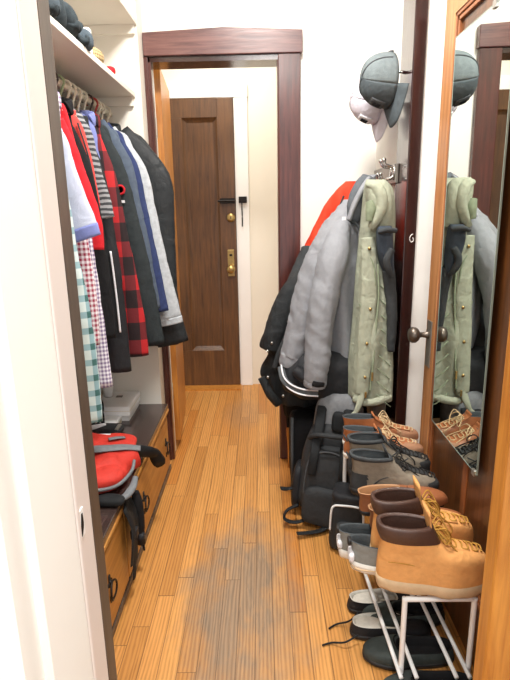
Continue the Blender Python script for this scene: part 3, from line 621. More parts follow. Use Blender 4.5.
def baseball_cap(label, loc, mt, crown, front, brim, patch, strap):
    t = thing('baseball_cap', label, 'cap', loc, 'caps on the wall'); t.rotation_mode = 'XYZ'; t.rotation_euler = mt.to_euler()
    r = .088; h = .108; nA, nB = 48, 16
    def P(a, b):            # a around from front(+y), b from rim 0 to top 1
        ph = b*math.pi/2; k = math.cos(ph)**.72
        x = r*.93*k*math.sin(a); y = r*1.12*k*math.cos(a); z = h*math.sin(ph)**.9
        s = 1-.014*max(0, 1-abs(math.sin(3*a))*6)*(k > .1)
        return Vector((x*s, y*s, z))
    def dome(a0, a1, off=0, b0=0, b1=1, n=24):
        bm = bmesh.new(); g = []
        for i in range(nB+1):
            g.append([bm.verts.new(P(a0+(a1-a0)*j/n, b0+(b1-b0)*min(.995, i/nB))*(1+off)) for j in range(n+1)])
        skin(bm, g, False, False); return bm
    def solid(o, th=.002):
        m = o.modifiers.new('solid', 'SOLIDIFY'); m.thickness = th; return o
    solid(part('front_panel', dome(-R(60), R(60)), front, t, True)); solid(part('crown', dome(R(60), R(300), 0, 0, 1, 40), crown, t, True))
    part('top_button', ball((0, 0, h+.001), .008, None, (1, 1, .5)), front, t, True)
    part('seam_tape', tube([P(R(60), b)*1.012 for b in [k/12*.98 for k in range(13)]]+[P(R(-120), 1-b)*1.012 for b in [k/12*.98+.02 for k in range(12)]], .0022, 80, 6), strap, t, True)
    bm = bmesh.new(); g = []
    for i in range(9):
        s_ = i/8; row = []
        for j in range(25):
            u = -1+2*j/24; a = u*R(62); base = P(a, 0); L_ = .072*(1-abs(u)**2.6)
            row.append(bm.verts.new(base+Vector((base.x*.10*s_, L_*s_, -.012*s_-.028*(u*u)*s_+.004*math.sin(s_*3)))))
        g.append(row)
    skin(bm, g, False, False); solid(part('brim', bm, brim, t, True), .004)
    bm = bmesh.new(); g = []
    for i in range(6):
        g.append([bm.verts.new(P(R(-17+34*j/8), .12+.34*i/5)*1.035) for j in range(9)])
    skin(bm, g, False, False); p = solid(part('badge', bm, strap, t, True), .003)
    bm = bmesh.new(); g = []
    for i in range(4):
        g.append([bm.verts.new(P(R(-8+16*j/4), .20+.17*i/3)*1.06) for j in range(5)])
    skin(bm, g, False, False); solid(part('emblem', bm, patch, p, True), .002)
    bm = tube([P(R(150+60*k/8), .02)*1.02 for k in range(9)], .005, 20, 8); part('back_strap', bm, strap, t, True)
    return t
# crown points away from the wall, brim hangs down
def cap_rot(tilt, yaw, roll): 
    # local z (crown) -> towards -x, local y (front) -> down
    z = Vector((-1, 0, 0)); y = Vector((0, 0, -1)); x = y.cross(z)
    m = Matrix((x, y, z)).transposed()
    return (Matrix.Rotation(R(yaw), 3, 'Z') @ Matrix.Rotation(R(-14), 3, 'X') @ Matrix.Rotation(R(tilt), 3, 'Y') @ m @ Matrix.Rotation(R(roll), 3, 'Z'))
CAPR = cap_rot(4, 12, 2)
baseball_cap('dark grey cap with square badge hung in front of white cap', (.482, 2.125, 1.762), CAPR, 'capdk2', 'capdk', 'capdk', 'patchdk', 'dkgrey')
baseball_cap('white cap with small dark badge behind the grey cap', (.478, 2.315, 1.735), cap_rot(6, 12, 0), 'capwh', 'capwh', 'capwh', 'patchdk', 'whitefab')
for y, z in ((2.13, 1.79), (2.32, 1.76)):
    tag(part('cap_peg', bm := cyl((.5445, y, z), (.512, y, z+.006), .006), 'chrome', None), 'metal peg on the wall behind the %s cap' % ('grey' if y < 2.2 else 'white'), 'peg')

def strip(name, pts, mat, root, w=.008, th=.003, up=(0, 1, 0), m=40, seed=0, fold=.0):
    return part(name, limb([(*p, w, th) for p in pts], m, 10, fold, seed, up), mat, root)
def dots(root, name, pts, r, mat, ax='Y'):
    for p in pts: part(name, cyl((p[0], p[1]-.004, p[2]), (p[0], p[1]+.004, p[2]), r), mat, root)

# black under-coat, lowest layer down to the floor bags
t = thing('long_coat', 'long black coat hanging lowest behind the backpack', 'coat', (.35, 2.38, 1.43))
part('body', loft([(1.42, .46, .51, 2.57, .02), (1.25, .44, .52, 2.57, .025), (1.0, .40, .52, 2.565, .03), (.80, .32, .52, 2.555, .035), (.60, .17, .52, 2.53, .055), (.44, .10, .52, 2.51, .07), (.29, .11, .52, 2.50, .075)], 56, 44, .8, .018, 22, 31), 'black', t)
t = thing('parka', 'black parka with snap fasteners hanging behind the grey jacket', 'coat', (.30, 2.44, 1.1))
part('body', loft([(z, xl, min(xr, .50), y, d*.62) for z, xl, xr, y, d in PARKA], 60, 60, .75, .02, 20, 32), 'parka', t)
part('sleeve', limb([(.225, 2.40, 1.05, .04, .05), (.15, 2.38, .95, .055, .055), (.09, 2.37, .84, .055, .055), (.055, 2.36, .74, .05, .05), (.04, 2.36, .68, .045, .045)], 28, 20, .006, 5), 'parka', t)
strip('front_placket', [(.265, 2.33, 1.05), (.20, 2.315, .93), (.13, 2.305, .80), (.075, 2.305, .68), (.05, 2.31, .60)], 'charcoal', t, .012, .006)
strip('zip', [(.28, 2.325, 1.04), (.225, 2.30, .93), (.155, 2.292, .80), (.10, 2.29, .68), (.07, 2.295, .58)], 'dkgrey', t, .003, .003)
dots(t, 'snap', [(.195, 2.312, 1.0), (.155, 2.30, .90), (.115, 2.295, .82), (.04, 2.31, .72), (.02, 2.315, .68)], .006, 'steel')
dots(t, 'snap', [(.02, 2.33, .55), (.09, 2.32, .46)], .006, 'steel')
part('hem_band', limb([(.07, 2.37, .40, .02, .012), (.03, 2.35, .46, .02, .012), (-.01, 2.36, .54, .016, .01)], 16, 12, .004, 4), 'parka', t)
t = thing('rain_jacket', 'bright red orange jacket with black lower half behind grey jacket', 'jacket', (.45, 2.48, 1.43))
part('upper_body', loft([(z, xl-.018-.03*max(0, min(1, (1.40-z)/.2)), min(xr, .44), 2.49, d*.5) for z, xl, xr, y, d in RED], 52, 40, .8, .016, 24, 33), 'redor', t)
part('lower_sleeve', limb([(.215, 2.46, 1.13, .03, .04), (.20, 2.43, 1.05, .05, .05), (.17, 2.40, .96, .06, .06), (.13, 2.40, .87, .05, .05)], 22, 20, .006, 8), 'charcoal', t)
strip('shoulder_seam', [(.365, 2.398, 1.36), (.33, 2.392, 1.27), (.30, 2.388, 1.19), (.265, 2.39, 1.12)], 'charcoal', t, .004, .003)

# grey jacket
t = thing('jacket', 'grey zip jacket with open dark collar hanging on the hooks', 'jacket', (.43, 2.30, 1.43))
part('body', loft([(z, xl+.01, xr, 2.235, d*.7) for z, xl, xr, y, d in GREY], 64, 56, .8, .022, 20, 34), 'greyjkt', t)
s1 = part('sleeve', limb([(GSL1[0][0]+.012, GSL1[0][1], GSL1[0][2], .03, .045), (GSL1[1][0]+.010, *GSL1[1][1:], .055, .06), (*GSL1[2], .064, .07), (*GSL1[3], .06, .068), (*GSL1[4], .054, .062), (*GSL1[5], .044, .05)], 70, 36, .008, 9, (0, 1, 0), 34), 'greyjkt', t)
part('cuff', limb([(.122, 2.17, .700, .046, .052), (.112, 2.168, .672, .045, .05), (.108, 2.168, .655, .040, .045)], 8, 22, .002, 2), 'greyjkt', s1)
s2 = part('sleeve', limb([(.338, 2.22, 1.27, .035, .045), (.288, 2.115, 1.127, .056, .060), (.252, 2.085, .988, .055, .064), (.230, 2.075, .844, .052, .064), (.222, 2.07, .719, .050, .06), (.213, 2.07, .622, .045, .05)], 70, 36, .008, 10, (0, 1, 0), 30), 'greyjkt', t)
part('cuff', limb([(.216, 2.072, .645, .048, .052), (.212, 2.07, .612, .049, .052), (.210, 2.07, .594, .044, .047)], 8, 22, .002, 2), 'greyjkt', s2)
part('cuff_tab', limb([(.197, 2.015, .625, .010, .005), (.219, 2.017, .618, .012, .006), (.245, 2.032, .612, .010, .005)], 12, 12, .001, 2, (0, 1, 0)), 'black', s2)
part('collar', limb([(.438, 2.22, 1.425, .012, .03), (.415, 2.19, 1.39, .025, .04), (.392, 2.175, 1.33, .034, .045), (.375, 2.17, 1.275, .03, .03), (.372, 2.17, 1.245, .012, .012)], 24, 18, .004, 3, (-.75, .3, .6)), 'greylining', t)
part('collar_edge', limb([(.425, 2.16, 1.42, .008, .012), (.392, 2.13, 1.375, .010, .016), (.362, 2.12, 1.315, .010, .016), (.344, 2.115, 1.262, .009, .012)], 24, 12, .002, 3), 'greyjkt', t)
strip('zip', [(.345, 2.135, 1.265), (.385, 2.13, 1.235), (.408, 2.128, 1.16), (.405, 2.13, 1.0), (.393, 2.135, .85), (.385, 2.14, .70)], 'charcoal', t, .006, .005)
strip('zip_facing', [(.392, 2.14, 1.21), (.417, 2.135, 1.14), (.415, 2.137, 1.0), (.402, 2.14, .85), (.394, 2.145, .68)], 'greyjkt', t, .008, .006)
strip('princess_seam', [(.352, 2.155, 1.10), (.345, 2.15, 1.0), (.325, 2.148, .9), (.32, 2.15, .78)], 'greylining', t, .003, .003)
part('shoulder_logo', box(.322, .338, 2.148, 2.153, 1.262, 1.275), 'whitefab', t, smooth=False)

# black puffer hem with reflective piping
t = thing('puffer_jacket', 'black jacket with white reflective band under the grey sleeve', 'jacket', (.25, 2.16, .62))
part('body', loft([(z, xl, min(xr, .40), y, d*.8) for z, xl, xr, y, d in PUFF], 56, 40, .8, .014, 22, 35), 'black2', t)
st = [(.076, 2.15, .655), (.084, 2.10, .618), (.112, 2.072, .592), (.16, 2.062, .573), (.225, 2.062, .566)]
strip('reflective_band', st, 'dkgrey', t, .016, .005)
for dz in (.012, -.012): strip('white_edge', [(x, y-.005, z+dz) for x, y, z in st], 'whitefab', t, .0035, .004)
part('sleeve_fold', limb([(.13, 2.09, .66, .02, .02), (.18, 2.075, .63, .025, .02), (.25, 2.07, .625, .02, .016)], 16, 14, .006, 4), 'black2', t)

# sage green quilted coat
t = thing('quilted_coat', 'sage green quilted coat with hood and brass zip', 'coat', (.45, 2.12, 1.41))
g = [(z, xl, min(xr, .523), y-.03, d*.76) for z, xl, xr, y, d in GREEN]
part('body', loft(g, 72, 64, .75, .02, 19, 36), M['green'], t)
part('hood', loft([(z, xl, min(xr, .50), y, d) for z, xl, xr, y, d in GHOOD], 44, 30, .85, .014, 26, 37), 'green', t)
part('hood_roll', limb([(.402, 2.035, 1.39, .012, .02), (.43, 2.01, 1.375, .022, .026), (.445, 2.0, 1.32, .020, .028), (.43, 2.0, 1.27, .018, .022), (.408, 2.01, 1.235, .012, .014)], 24, 16, .005, 6), 'green', t)
part('hood_lining', limb([(.398, 2.005, 1.33, .012, .02), (.405, 2.0, 1.30, .018, .02), (.40, 2.0, 1.26, .012, .015)], 14, 14, .003, 4), 'greendk', t)
part('placket', limb([(.402, 2.02, 1.20, .022, .012), (.408, 2.012, 1.10, .028, .013), (.41, 2.005, .98, .03, .013), (.403, 1.998, .84, .03, .013), (.398, 1.992, .70, .028, .013), (.392, 1.99, .585, .024, .012)], 44, 16, .004, 5), 'green', t)
strip('zip', [(.44, 2.01, 1.10), (.446, 2.0, .98), (.438, 1.992, .84), (.432, 1.985, .72), (.422, 1.982, .60)], 'greendk', t, .004, .004)
strip('seam', [(.377, 2.02, 1.17), (.40, 2.005, 1.14), (.425, 2.0, 1.09), (.432, 2.0, 1.02)], 'greendk', t, .003, .003)
strip('pocket_edge', [(.375, 2.005, .95), (.395, 1.995, .90), (.40, 1.99, .88)], 'greendk', t, .004, .003)
dots(t, 'snap', [(.405, 2.0, 1.16), (.414, 1.99, .93), (.404, 1.983, .795), (.40, 1.978, .66)], .006, 'brass')
part('zip_pull', box(.424, .432, 1.972, 1.98, .645, .68), 'brass', t, smooth=False, bevel=.002)
part('zip_pull', box(.40, .408, 1.97, 1.978, .575, .60), 'brass', t, smooth=False, bevel=.002)
part('hem_band', limb([(.368, 2.03, .552, .014, .010), (.41, 1.992, .548, .015, .012), (.46, 1.988, .556, .015, .012), (.512, 2.01, .567, .013, .010)], 24, 14, .003, 5), 'green', t)
part('drawcord_tail', limb([(.392, 1.985, .60, .012, .006), (.382, 1.975, .555, .013, .006), (.368, 1.968, .52, .010, .006), (.352, 1.965, .507, .008, .005)], 18, 12, .002, 3), 'green', t)
# diagonal quilting stitched into the side panel
for k in range(9):
    z = 1.02-.055*k
    strip('quilt_line', [(.452, 2.02-.0035*k, z), (.475, 2.012-.0035*k, z-.02), (.497, 2.02-.0035*k, z-.042), (.515, 2.045-.0035*k, z-.06)], 'greendk', t, .0022, .0035, m=20)

t = thing('hooded_jacket', 'slate navy hood bunched on hook beside the dark post', 'jacket', (.46, 2.0, 1.24))
part('hood', loft([(z, xl, min(xr, .494), y-.005, d*.85) for z, xl, xr, y, d in NAVY], 48, 34, .8, .014, 26, 40), 'navy', t)
part('hood_rim', limb([(.425, 1.955, 1.222, .008, .010), (.455, 1.945, 1.229, .009, .012), (.49, 1.955, 1.226, .008, .010)], 16, 12, .003, 3), 'charcoal', t)
part('hood_fold', limb([(.478, 1.953, 1.16, .012, .01), (.46, 1.948, 1.12, .012, .012), (.468, 1.95, 1.085, .012, .01), (.482, 1.96, 1.06, .008, .008)], 18, 14, .004, 7), 'charcoal', t)
part('sleeve', limb([(.478, 2.0, 1.08, .022, .03), (.492, 2.005, 1.0, .022, .03), (.5, 2.0, .88, .018, .026), (.503, 2.0, .76, .014, .02)], 24, 16, .005, 9), 'charcoal', t)
# ------------------------------------------------------------------ shoe rack along the open door
def rack():
    t = thing('shoe_rack', 'white tube shoe rack against the open mirror door', 'shoe rack', (.46, 1.6, 0))
    def frame(x0, x1, y, zt, nm='end_frame'):
        r = .0075; bm = bmesh.new()
        tube([(x0, y, .0), (x0, y, zt-.02), (x0, y, zt-.006), (x0+.006, y, zt), (x0+.02, y, zt), (x1-.02, y, zt), (x1-.006, y, zt), (x1, y, zt-.006), (x1, y, zt-.02), (x1, y, 0)], r, 70, 12, bm, 1, (0, 1, 0))
        rod((x0, y, .03), (x1, y, .03), .005, bm)
        f = part(nm, bm, 'rack', t)
        for x in (x0, x1): part('foot', cyl((x, y, 0), (x, y, .015), .0095), 'rubber', f)
    frame(.370, .556, 1.20, .291); frame(.318, .53, 1.91, .43)
    for x in (.362, .404, .512, .548): part('lower_rail', rod((x, 1.165, .068), (x-.03, 1.91, .068), .006), 'rack', t)
    for x in (.395, .45, .53): part('upper_rail', rod((x, 1.20, .287), (x-.045, 1.91, .424), .006), 'rack', t)
rack()
def slope(y): return .297+(y-1.20)*.19      # top of the rails

# ------------------------------------------------------------------ shoes: levels (x0, x1, width, z, tilt) from sole to rim, heel at x = 0
def foot(t):
    k = [(-.1, .70), (0, .72), (.15, .76), (.38, .74), (.68, 1.0), (.85, .97), (1.05, .80)]
    for (a, p), (b, q) in zip(k, k[1:]):
        if a <= t <= b: u = (t-a)/(b-a); u = u*u*(3-2*u); return p+(q-p)*u
    return .8
def level_ring(bm, L, W, lv, n=48, grow=0, side=1, e=.62):
    x0, x1, ws, z0, tl = lv; ring = []
    for j in range(n):
        a = 2*math.pi*j/n; u = (1-math.cos(a))/2; x = x0-grow+(x1-x0+2*grow)*u
        y = sp(math.sin(a), e)*(W/2*foot(x/L)*ws+grow)
        bend = side*.010*math.sin(max(0, min(1, x/L))*math.pi*.9-.6)      # left / right curve of the last
        ring.append(bm.verts.new((x, y+bend, z0+tl*x)))
    return ring
def lug(bm, sole):
    # tread: the lower edge of the sole is notched all the way round
    for i, v in enumerate(bm.verts):
        if v.co.z < sole*.4 and sole > .025 and i % 4 < 2: v.co.z += .004
def shoe(name, label, pos, rotz, L, W, sole, upper, mats, side=1, group=None, collar=0, cat='shoe', lace=None, tongue=None, toe=None, heel=None, extra=None, pitch=0, depth=.05, loops=False):
    """sole: height; upper: list of levels; mats: upper, sole, lining, lace, collar"""
    t = thing(name, label, cat, pos, group, (0, R(pitch), R(rotz)))
    bm = bmesh.new(); sl = [(.004, L-.012, .93, 0, 0), (0, L, 1, .006, 0), (-.002, L+.002, 1.03, sole*.6, 0), (-.001, L, 1.0, sole, 0)]
    skin(bm, [level_ring(bm, L, W, v, 48, 0, side) for v in sl]); lug(bm, sole); so = part('sole', bm, mats['sole'], t, True)
    lv = smooth_path(upper, len(upper)*3-2)
    split = len(lv)-collar*3
    bm = bmesh.new(); skin(bm, [level_ring(bm, L, W, v, 48, 0, side) for v in lv[:split]], False); up = part('upper', bm, mats['upper'], t, True)
    top = lv[-1]; last = lv[split-1]
    if collar:
        bm = bmesh.new(); cl = lv[split-1:]
        rings = [level_ring(bm, L, W, v, 48, .0035*math.sin(math.pi*i/(len(cl)-1))+.001, side) for i, v in enumerate(cl)]
        rings += [level_ring(bm, L, W, v, 48, -.009, side) for v in (cl[-1], cl[-2])]
        skin(bm, rings, False); part('padded_collar', bm, mats['collar'], t, True)
    bm = bmesh.new(); x0, x1, ws, z0, tl = top
    inner = [level_ring(bm, L, W, top, 48, -.0005, side), level_ring(bm, L, W, (x0, x1, ws, z0+.0015, tl), 48, -.003, side), level_ring(bm, L, W, (x0, x1, ws, z0-.004, tl), 48, -.0055, side)]
    for k in (.4, .8, 1): inner.append(level_ring(bm, L, W, (x0, x1+.02*k, ws, z0-depth*k, tl*(1-k*.5)), 48, -.009-.002*k, side))
    skin(bm, inner, False); bm.faces.new(inner[-1]); part('lining', bm, mats['lining'], t, True)
    # throat line: the front edge of the levels
    thr = [(v[1], v[3]+v[4]*v[1]) for v in lv]
    if tongue:
        i0, ext, wd = tongue; pts = [(x-.008, 0, z+.001) for x, z in thr[i0:]]
        a, b = Vector(pts[-2]), Vector(pts[-1]); dr = (b-a).normalized(); dr = (dr+Vector((-.05, 0, .9))).normalized()
        pts += [tuple(b+dr*ext*.5), tuple(b+dr*ext)]
        part('tongue', limb([(*p, wd*(.8+.4*i/len(pts)), .004) for i, p in enumerate(pts)], 26, 16, .0, 0, (1, 0, .4)), mats.get('tongue', mats['upper']), t, True)
    if lace:
        i0, i1, wd, r = lace; rows_ = thr[i0:i1]; bm = bmesh.new(); pts = []
        for q, (x, z) in enumerate(rows_):
            s = 1 if q % 2 else -1
            pts += [(x+.001, s*wd, z+.002), (x+.004, 0, z+.007), (x+.001, -s*wd, z+.002)]
        tube(pts, r, len(pts)*5, 7, bm)
        bx, bz = rows_[-1]; bx0, bz0 = rows_[max(0, len(rows_)//2)]
        rr = random.Random(side*17+int(pos[1]*1000))
        for s in (1, -1):
            fx = bx+.02; 
            tube([(bx+.003, 0, bz+.006), (bx+.018, s*.014, bz+.016), (bx+.034, s*.032, bz-.004), (bx+.026, s*.036, bz-.022), (bx+.010, s*.018, bz-.004), (bx+.003, 0, bz+.006)], r, 40, 7, bm)
            tube([(bx+.004, 0, bz+.006), (bx+.02, s*.02, bz-.008), (bx0+.018+rr.random()*.01, s*.034, bz0-.012), (bx0+.028, s*(.03+.012*rr.random()), bz0-.034)], r, 30, 7, bm)
            if loops:
                tube([(bx+.0, s*.012, bz+.004), (bx+.022, s*.03, bz+.02), (bx+.042, s*.018, bz-.008), (bx+.048, -s*.008, bz-.034), (bx+.034, -s*.02, bz-.020), (bx+.01, 0, bz)], r, 40, 7, bm)
        part('laces', bm, mats['lace'], t, True)
    def patch(x0_, x1_, zmax, nm, mat):
        bm = bmesh.new(); src = [v for v in smooth_path(upper, 40) if v[3] <= zmax]
        rings = []
        for v in src:
            full = level_ring(bm, L, W, v, 96, .0016, side); rings.append(full)
        kill = set()
        for a, b in zip(rings, rings[1:]):
            for i in range(96):
                j = (i+1) % 96; c = (a[i].co.x+b[j].co.x)/2
                if x0_ <= c <= x1_: bm.faces.new((a[i], a[j], b[j], b[i]))
        loose = [v for v in bm.verts if not v.link_faces]; bmesh.ops.delete(bm, geom=loose, context='VERTS')
        part(nm, bm, mat, t, True)
    if toe: patch(toe[0], 1, toe[1], 'toe_cap', mats['toe'])
    if heel: patch(-1, heel[0], heel[1], 'heel_counter', mats['heel'])
    if extra: extra(t, L, W, side)
    return t

BOOT = [(.0, .292, .99, .036, 0), (.0, .2945, 1.0, .052, 0), (.001, .2935, .99, .074, 0), (.003, .288, .97, .096, 0), (.004, .268, .93, .112, 0), (.005, .232, .90, .121, 0), (.006, .186, .89, .132, 0), (.005, .158, .90, .150, 0), (.001, .143, .95, .172, 0), (-.003, .136, .97, .196, 0)]
bm_ = dict(upper='tan', sole='tansole', lining='dkbrown', lace='lacetan', collar='dkbrown', tongue='tan', eyelet='brass')
def boot_extra(t, L, W, side):
    for p in ([(.10, -.0415, .030), (.115, -.042, .075), (.135, -.041, .115), (.145, -.038, .145)], [(.16, -.050, .034), (.175, -.048, .062), (.20, -.041, .088), (.225, -.029, .098)], [(.02, -.037, .10), (.06, -.0395, .096), (.11, -.0405, .085)]):
        part('stitch_line', tube(p, .0012, 24, 6), 'lacetan', t, True)
for i, (y, lab) in enumerate(((1.235, 'tan nubuck work boot with padded brown collar nearest the camera'), (1.335, 'tan nubuck work boot behind the nearest tan boot'))):
    shoe('work_boot', lab, (.300+i*.002, y, slope(y)+.004), 0, .294, .112, .037, BOOT, bm_, 1 if i else -1, 'tan work boots', collar=2, cat='boot', lace=(12, 25, .017, .0022), tongue=(14, .042, .030), extra=boot_extra, depth=.08, loops=True)

LOW = [(.0, .285, .96, .016, 0), (.0, .283, .97, .030, .0), (.002, .268, .95, .044, .0), (.003, .225, .91, .055, .0), (.002, .18, .88, .064, -.01), (-.001, .15, .87, .072, -.02), (-.003, .138, .86, .080, -.06)]
ox = dict(upper='oxf', sole='rubber', lining='oxflin')
for i, (y, x, lab) in enumerate(((1.43, .322, 'brown leather loafer nearer of pair behind the tan boots'), (1.51, .302, 'brown leather loafer farther of pair beside the hiking boots'))):
    def vamp(t, L, W, side):
        part('vamp_strap', limb([(.175, -.042, .052, .012, .003), (.172, -.02, .069, .013, .003), (.170, 0, .073, .013, .003), (.172, .02, .069, .013, .003), (.175, .042, .052, .012, .003)], 18, 12, 0, 0, (0, .3, 1)), 'oxf', t, True)
    shoe('loafer', lab, (x, y, slope(y)+.002), 0, .272, .098, .016, LOW, ox, -1 if i == 0 else 1, 'brown leather loafers', extra=vamp, depth=.05, pitch=-4)

SN = [(.004, .280, .94, .03, 0), (.002, .279, .96, .042, .0), (.003, .262, .94, .056, .0), (.004, .220, .90, .066, .0), (.003, .175, .86, .074, .0), (.0, .15, .84, .084, -.04), (-.003, .138, .82, .094, -.09)]
sn = dict(upper='sneak', sole='solewhite', lining='sneaklin', heel='whitefab', lace='sneaklin', collar='sneak')
for i, (y, x, lab) in enumerate(((1.335, .245, 'grey knit sneaker with white sole nearer of its pair'), (1.425, .225, 'grey knit sneaker with white sole farther of its pair'))):
    def sneaker_extra(t, L, W, side):
        part('heel_tab', superbox((-.004, 0, .088), (.012, .026, .022), .6, 20, 12), 'rubber', t, True)
        part('heel_clip', superbox((.002, 0, .045), (.018, .05, .03), .6, 24, 14), 'whitefab', t, True)
        part('sole_groove', tube([(-.003, 0, .018), (.02, .032*side, .018), (.08, .040*side, .017), (.16, .050*side, .017)], .002, 30), 'tansole', t, True)
    shoe('sneaker', lab, (x, y, .288-.02*i), -4, .28, .104, .03, SN, sn, -1 if i == 0 else 1, 'grey sneakers', extra=sneaker_extra, depth=.05)
HK = [(.002, .288, .97, .026, 0), (.0, .290, .98, .042, 0), (.002, .281, .97, .056, 0), (.004, .252, .94, .070, 0), (.005, .210, .90, .082, 0), (.006, .174, .88, .097, 0), (.004, .148, .88, .116, 0), (.002, .134, .90, .130, 0), (-.003, .126, .93, .146, -.05)]
hk = dict(upper='hike', sole='rubber', lining='sneaklin', lace='lacedk', collar='hikedk', toe='hikedk', heel='hikedk', tongue='hikedk', eyelet='steel')
for i, (y, x, lab) in enumerate(((1.60, .287, 'taupe suede hiking boot with dark toe cap nearer of pair'), (1.695, .292, 'taupe suede hiking boot farther of pair with slack dark collar'))):
    def hiker_extra(t, L, W, side):
        bm = bmesh.new()
        for s in (1, -1):
            tube([(.05, s*.040, .03), (.09, s*.040, .07), (.14, s*.040, .085), (.17, s*.030, .105)], .0022, 30, 6, bm)
            tube([(.12, s*.046, .03), (.16, s*.048, .058), (.20, s*.040, .078)], .0022, 30, 6, bm)
        part('overlay_trim', bm, 'hikedk', t, True)
        part('pull_loop', tube([(-.004, -.01, .13), (-.016, 0, .15), (-.004, .01, .13)], .003, 16), 'hikedk', t, True)
    shoe('hiking_boot', lab, (x, y, slope(y)+.002), 0, .29, .110, .026, HK, hk, -1 if i == 0 else 1, 'taupe hiking boots', collar=1, cat='boot', lace=(7, 20, .018, .0022), tongue=(8, .03, .024), toe=(.245, .062), heel=(.05, .085), extra=hiker_extra, depth=.06)
CH = [(.0, .288, .96, .022, 0), (.0, .288, .97, .036, .0), (.002, .279, .95, .050, .0), (.004, .245, .92, .062, .0), (.004, .198, .88, .073, .0), (.003, .158, .86, .090, .0), (-.001, .135, .88, .108, -.03), (-.004, .125, .9, .118, -.05)]
ch = dict(upper='chuk', sole='solewhite', lining='sneaklin', lace='lacepale', toe='chuk2', tongue='chuk', eyelet='brass')
def far_shoe(i, y, x, z, lab):
    shoe('lace_up_shoe', lab, (x, y, z), 0, .288, .088, .022, CH, ch, -1 if i == 0 else 1, 'rust brown lace-up shoes', lace=(8, 19, .015, .0019), tongue=(8, .014, .022), toe=(.20, .07), depth=.06, loops=(i == 1))
far_shoe(0, 1.785, .292, slope(1.785)+.004, 'rust brown lace-up shoe with pale laces nearer of pair')
far_shoe(1, 1.865, .30, slope(1.865)+.004, 'rust brown lace-up shoe with pale laces farthest on rack')

# shoes on the floor under and beside the rack
SL = [(.0, .25, .98, .018, 0), (.0, .248, .99, .026, 0), (.004, .235, .96, .036, 0), (.006, .20, .93, .045, 0), (.006, .165, .91, .05, -.02)]
sl = dict(upper='black2', sole='rubber', lining='footbed')
def slip_lace(t, L, W, side):
    part('loose_strap', tube([(.02, -.04, .03), (-.02, -.06, .02), (-.06, -.05, .006), (-.09, -.06, .004)], .0028, 30), 'webbing', t, True)
    part('footbed', superbox((.06, 0, .040), (.09, .052, .012), .8, 28, 12), 'footbed', t, True)
for i, (x, y, r, lab) in enumerate(((.272, 1.485, 12, 'black slip-on shoe with pale insole farther under grey sneakers'), (.262, 1.395, -4, 'black slip-on shoe with pale insole nearer on the floor'))):
    shoe('slip_on_shoe', lab, (x, y, .001), r, .25, .10, .018, SL, sl, 1 if i else -1, 'black slip-on shoes', extra=slip_lace, depth=.022)
CL = [(.0, .265, .98, .018, 0), (.0, .264, .99, .030, 0), (.004, .25, .96, .042, 0), (.006, .21, .92, .050, 0), (.006, .17, .90, .054, -.02)]
cl = dict(upper='clog', sole='rubber', lining='black')
def clog_strap(t, L, W, side):
    part('seam', tube([(.15, -.042, .04), (.17, -.02, .055), (.175, 0, .058), (.17, .02, .055), (.15, .042, .04)], .002, 24), 'black', t, True)
for x, y, r, lab in ((.55, 1.285, 174, 'dark grey green clog with its toe left of the rack leg'), (.565, 1.175, 186, 'dark grey green clog lowest at the bottom edge'), (.575, 1.44, 178, 'dark clog deeper under the shoe rack')):
    shoe('clog', lab, (x, y, .001), r, .265, .102, .018, CL, cl, 1 if r < 180 else -1, 'dark clogs under the rack', extra=clog_strap, depth=.03)
def wicker():
    t = thing('wicker_basket', 'grey woven basket edge beside the rack at bottom right', 'basket', (.578, 1.06, 0))
    bm = bmesh.new()
    for k in range(16):
        z = .006+.0115*k
        tube([(.566+.004*math.sin(q*2.2+(k % 2)*math.pi), 1.0+.012*q, z) for q in range(12)], .0058, 40, 6, bm)
    part('weave', bm, 'dkgrey', t)
    part('rim', tube([(.566, 1.0, .193), (.566, 1.13, .193)], .008, 8), 'dkgrey', t)

wicker()
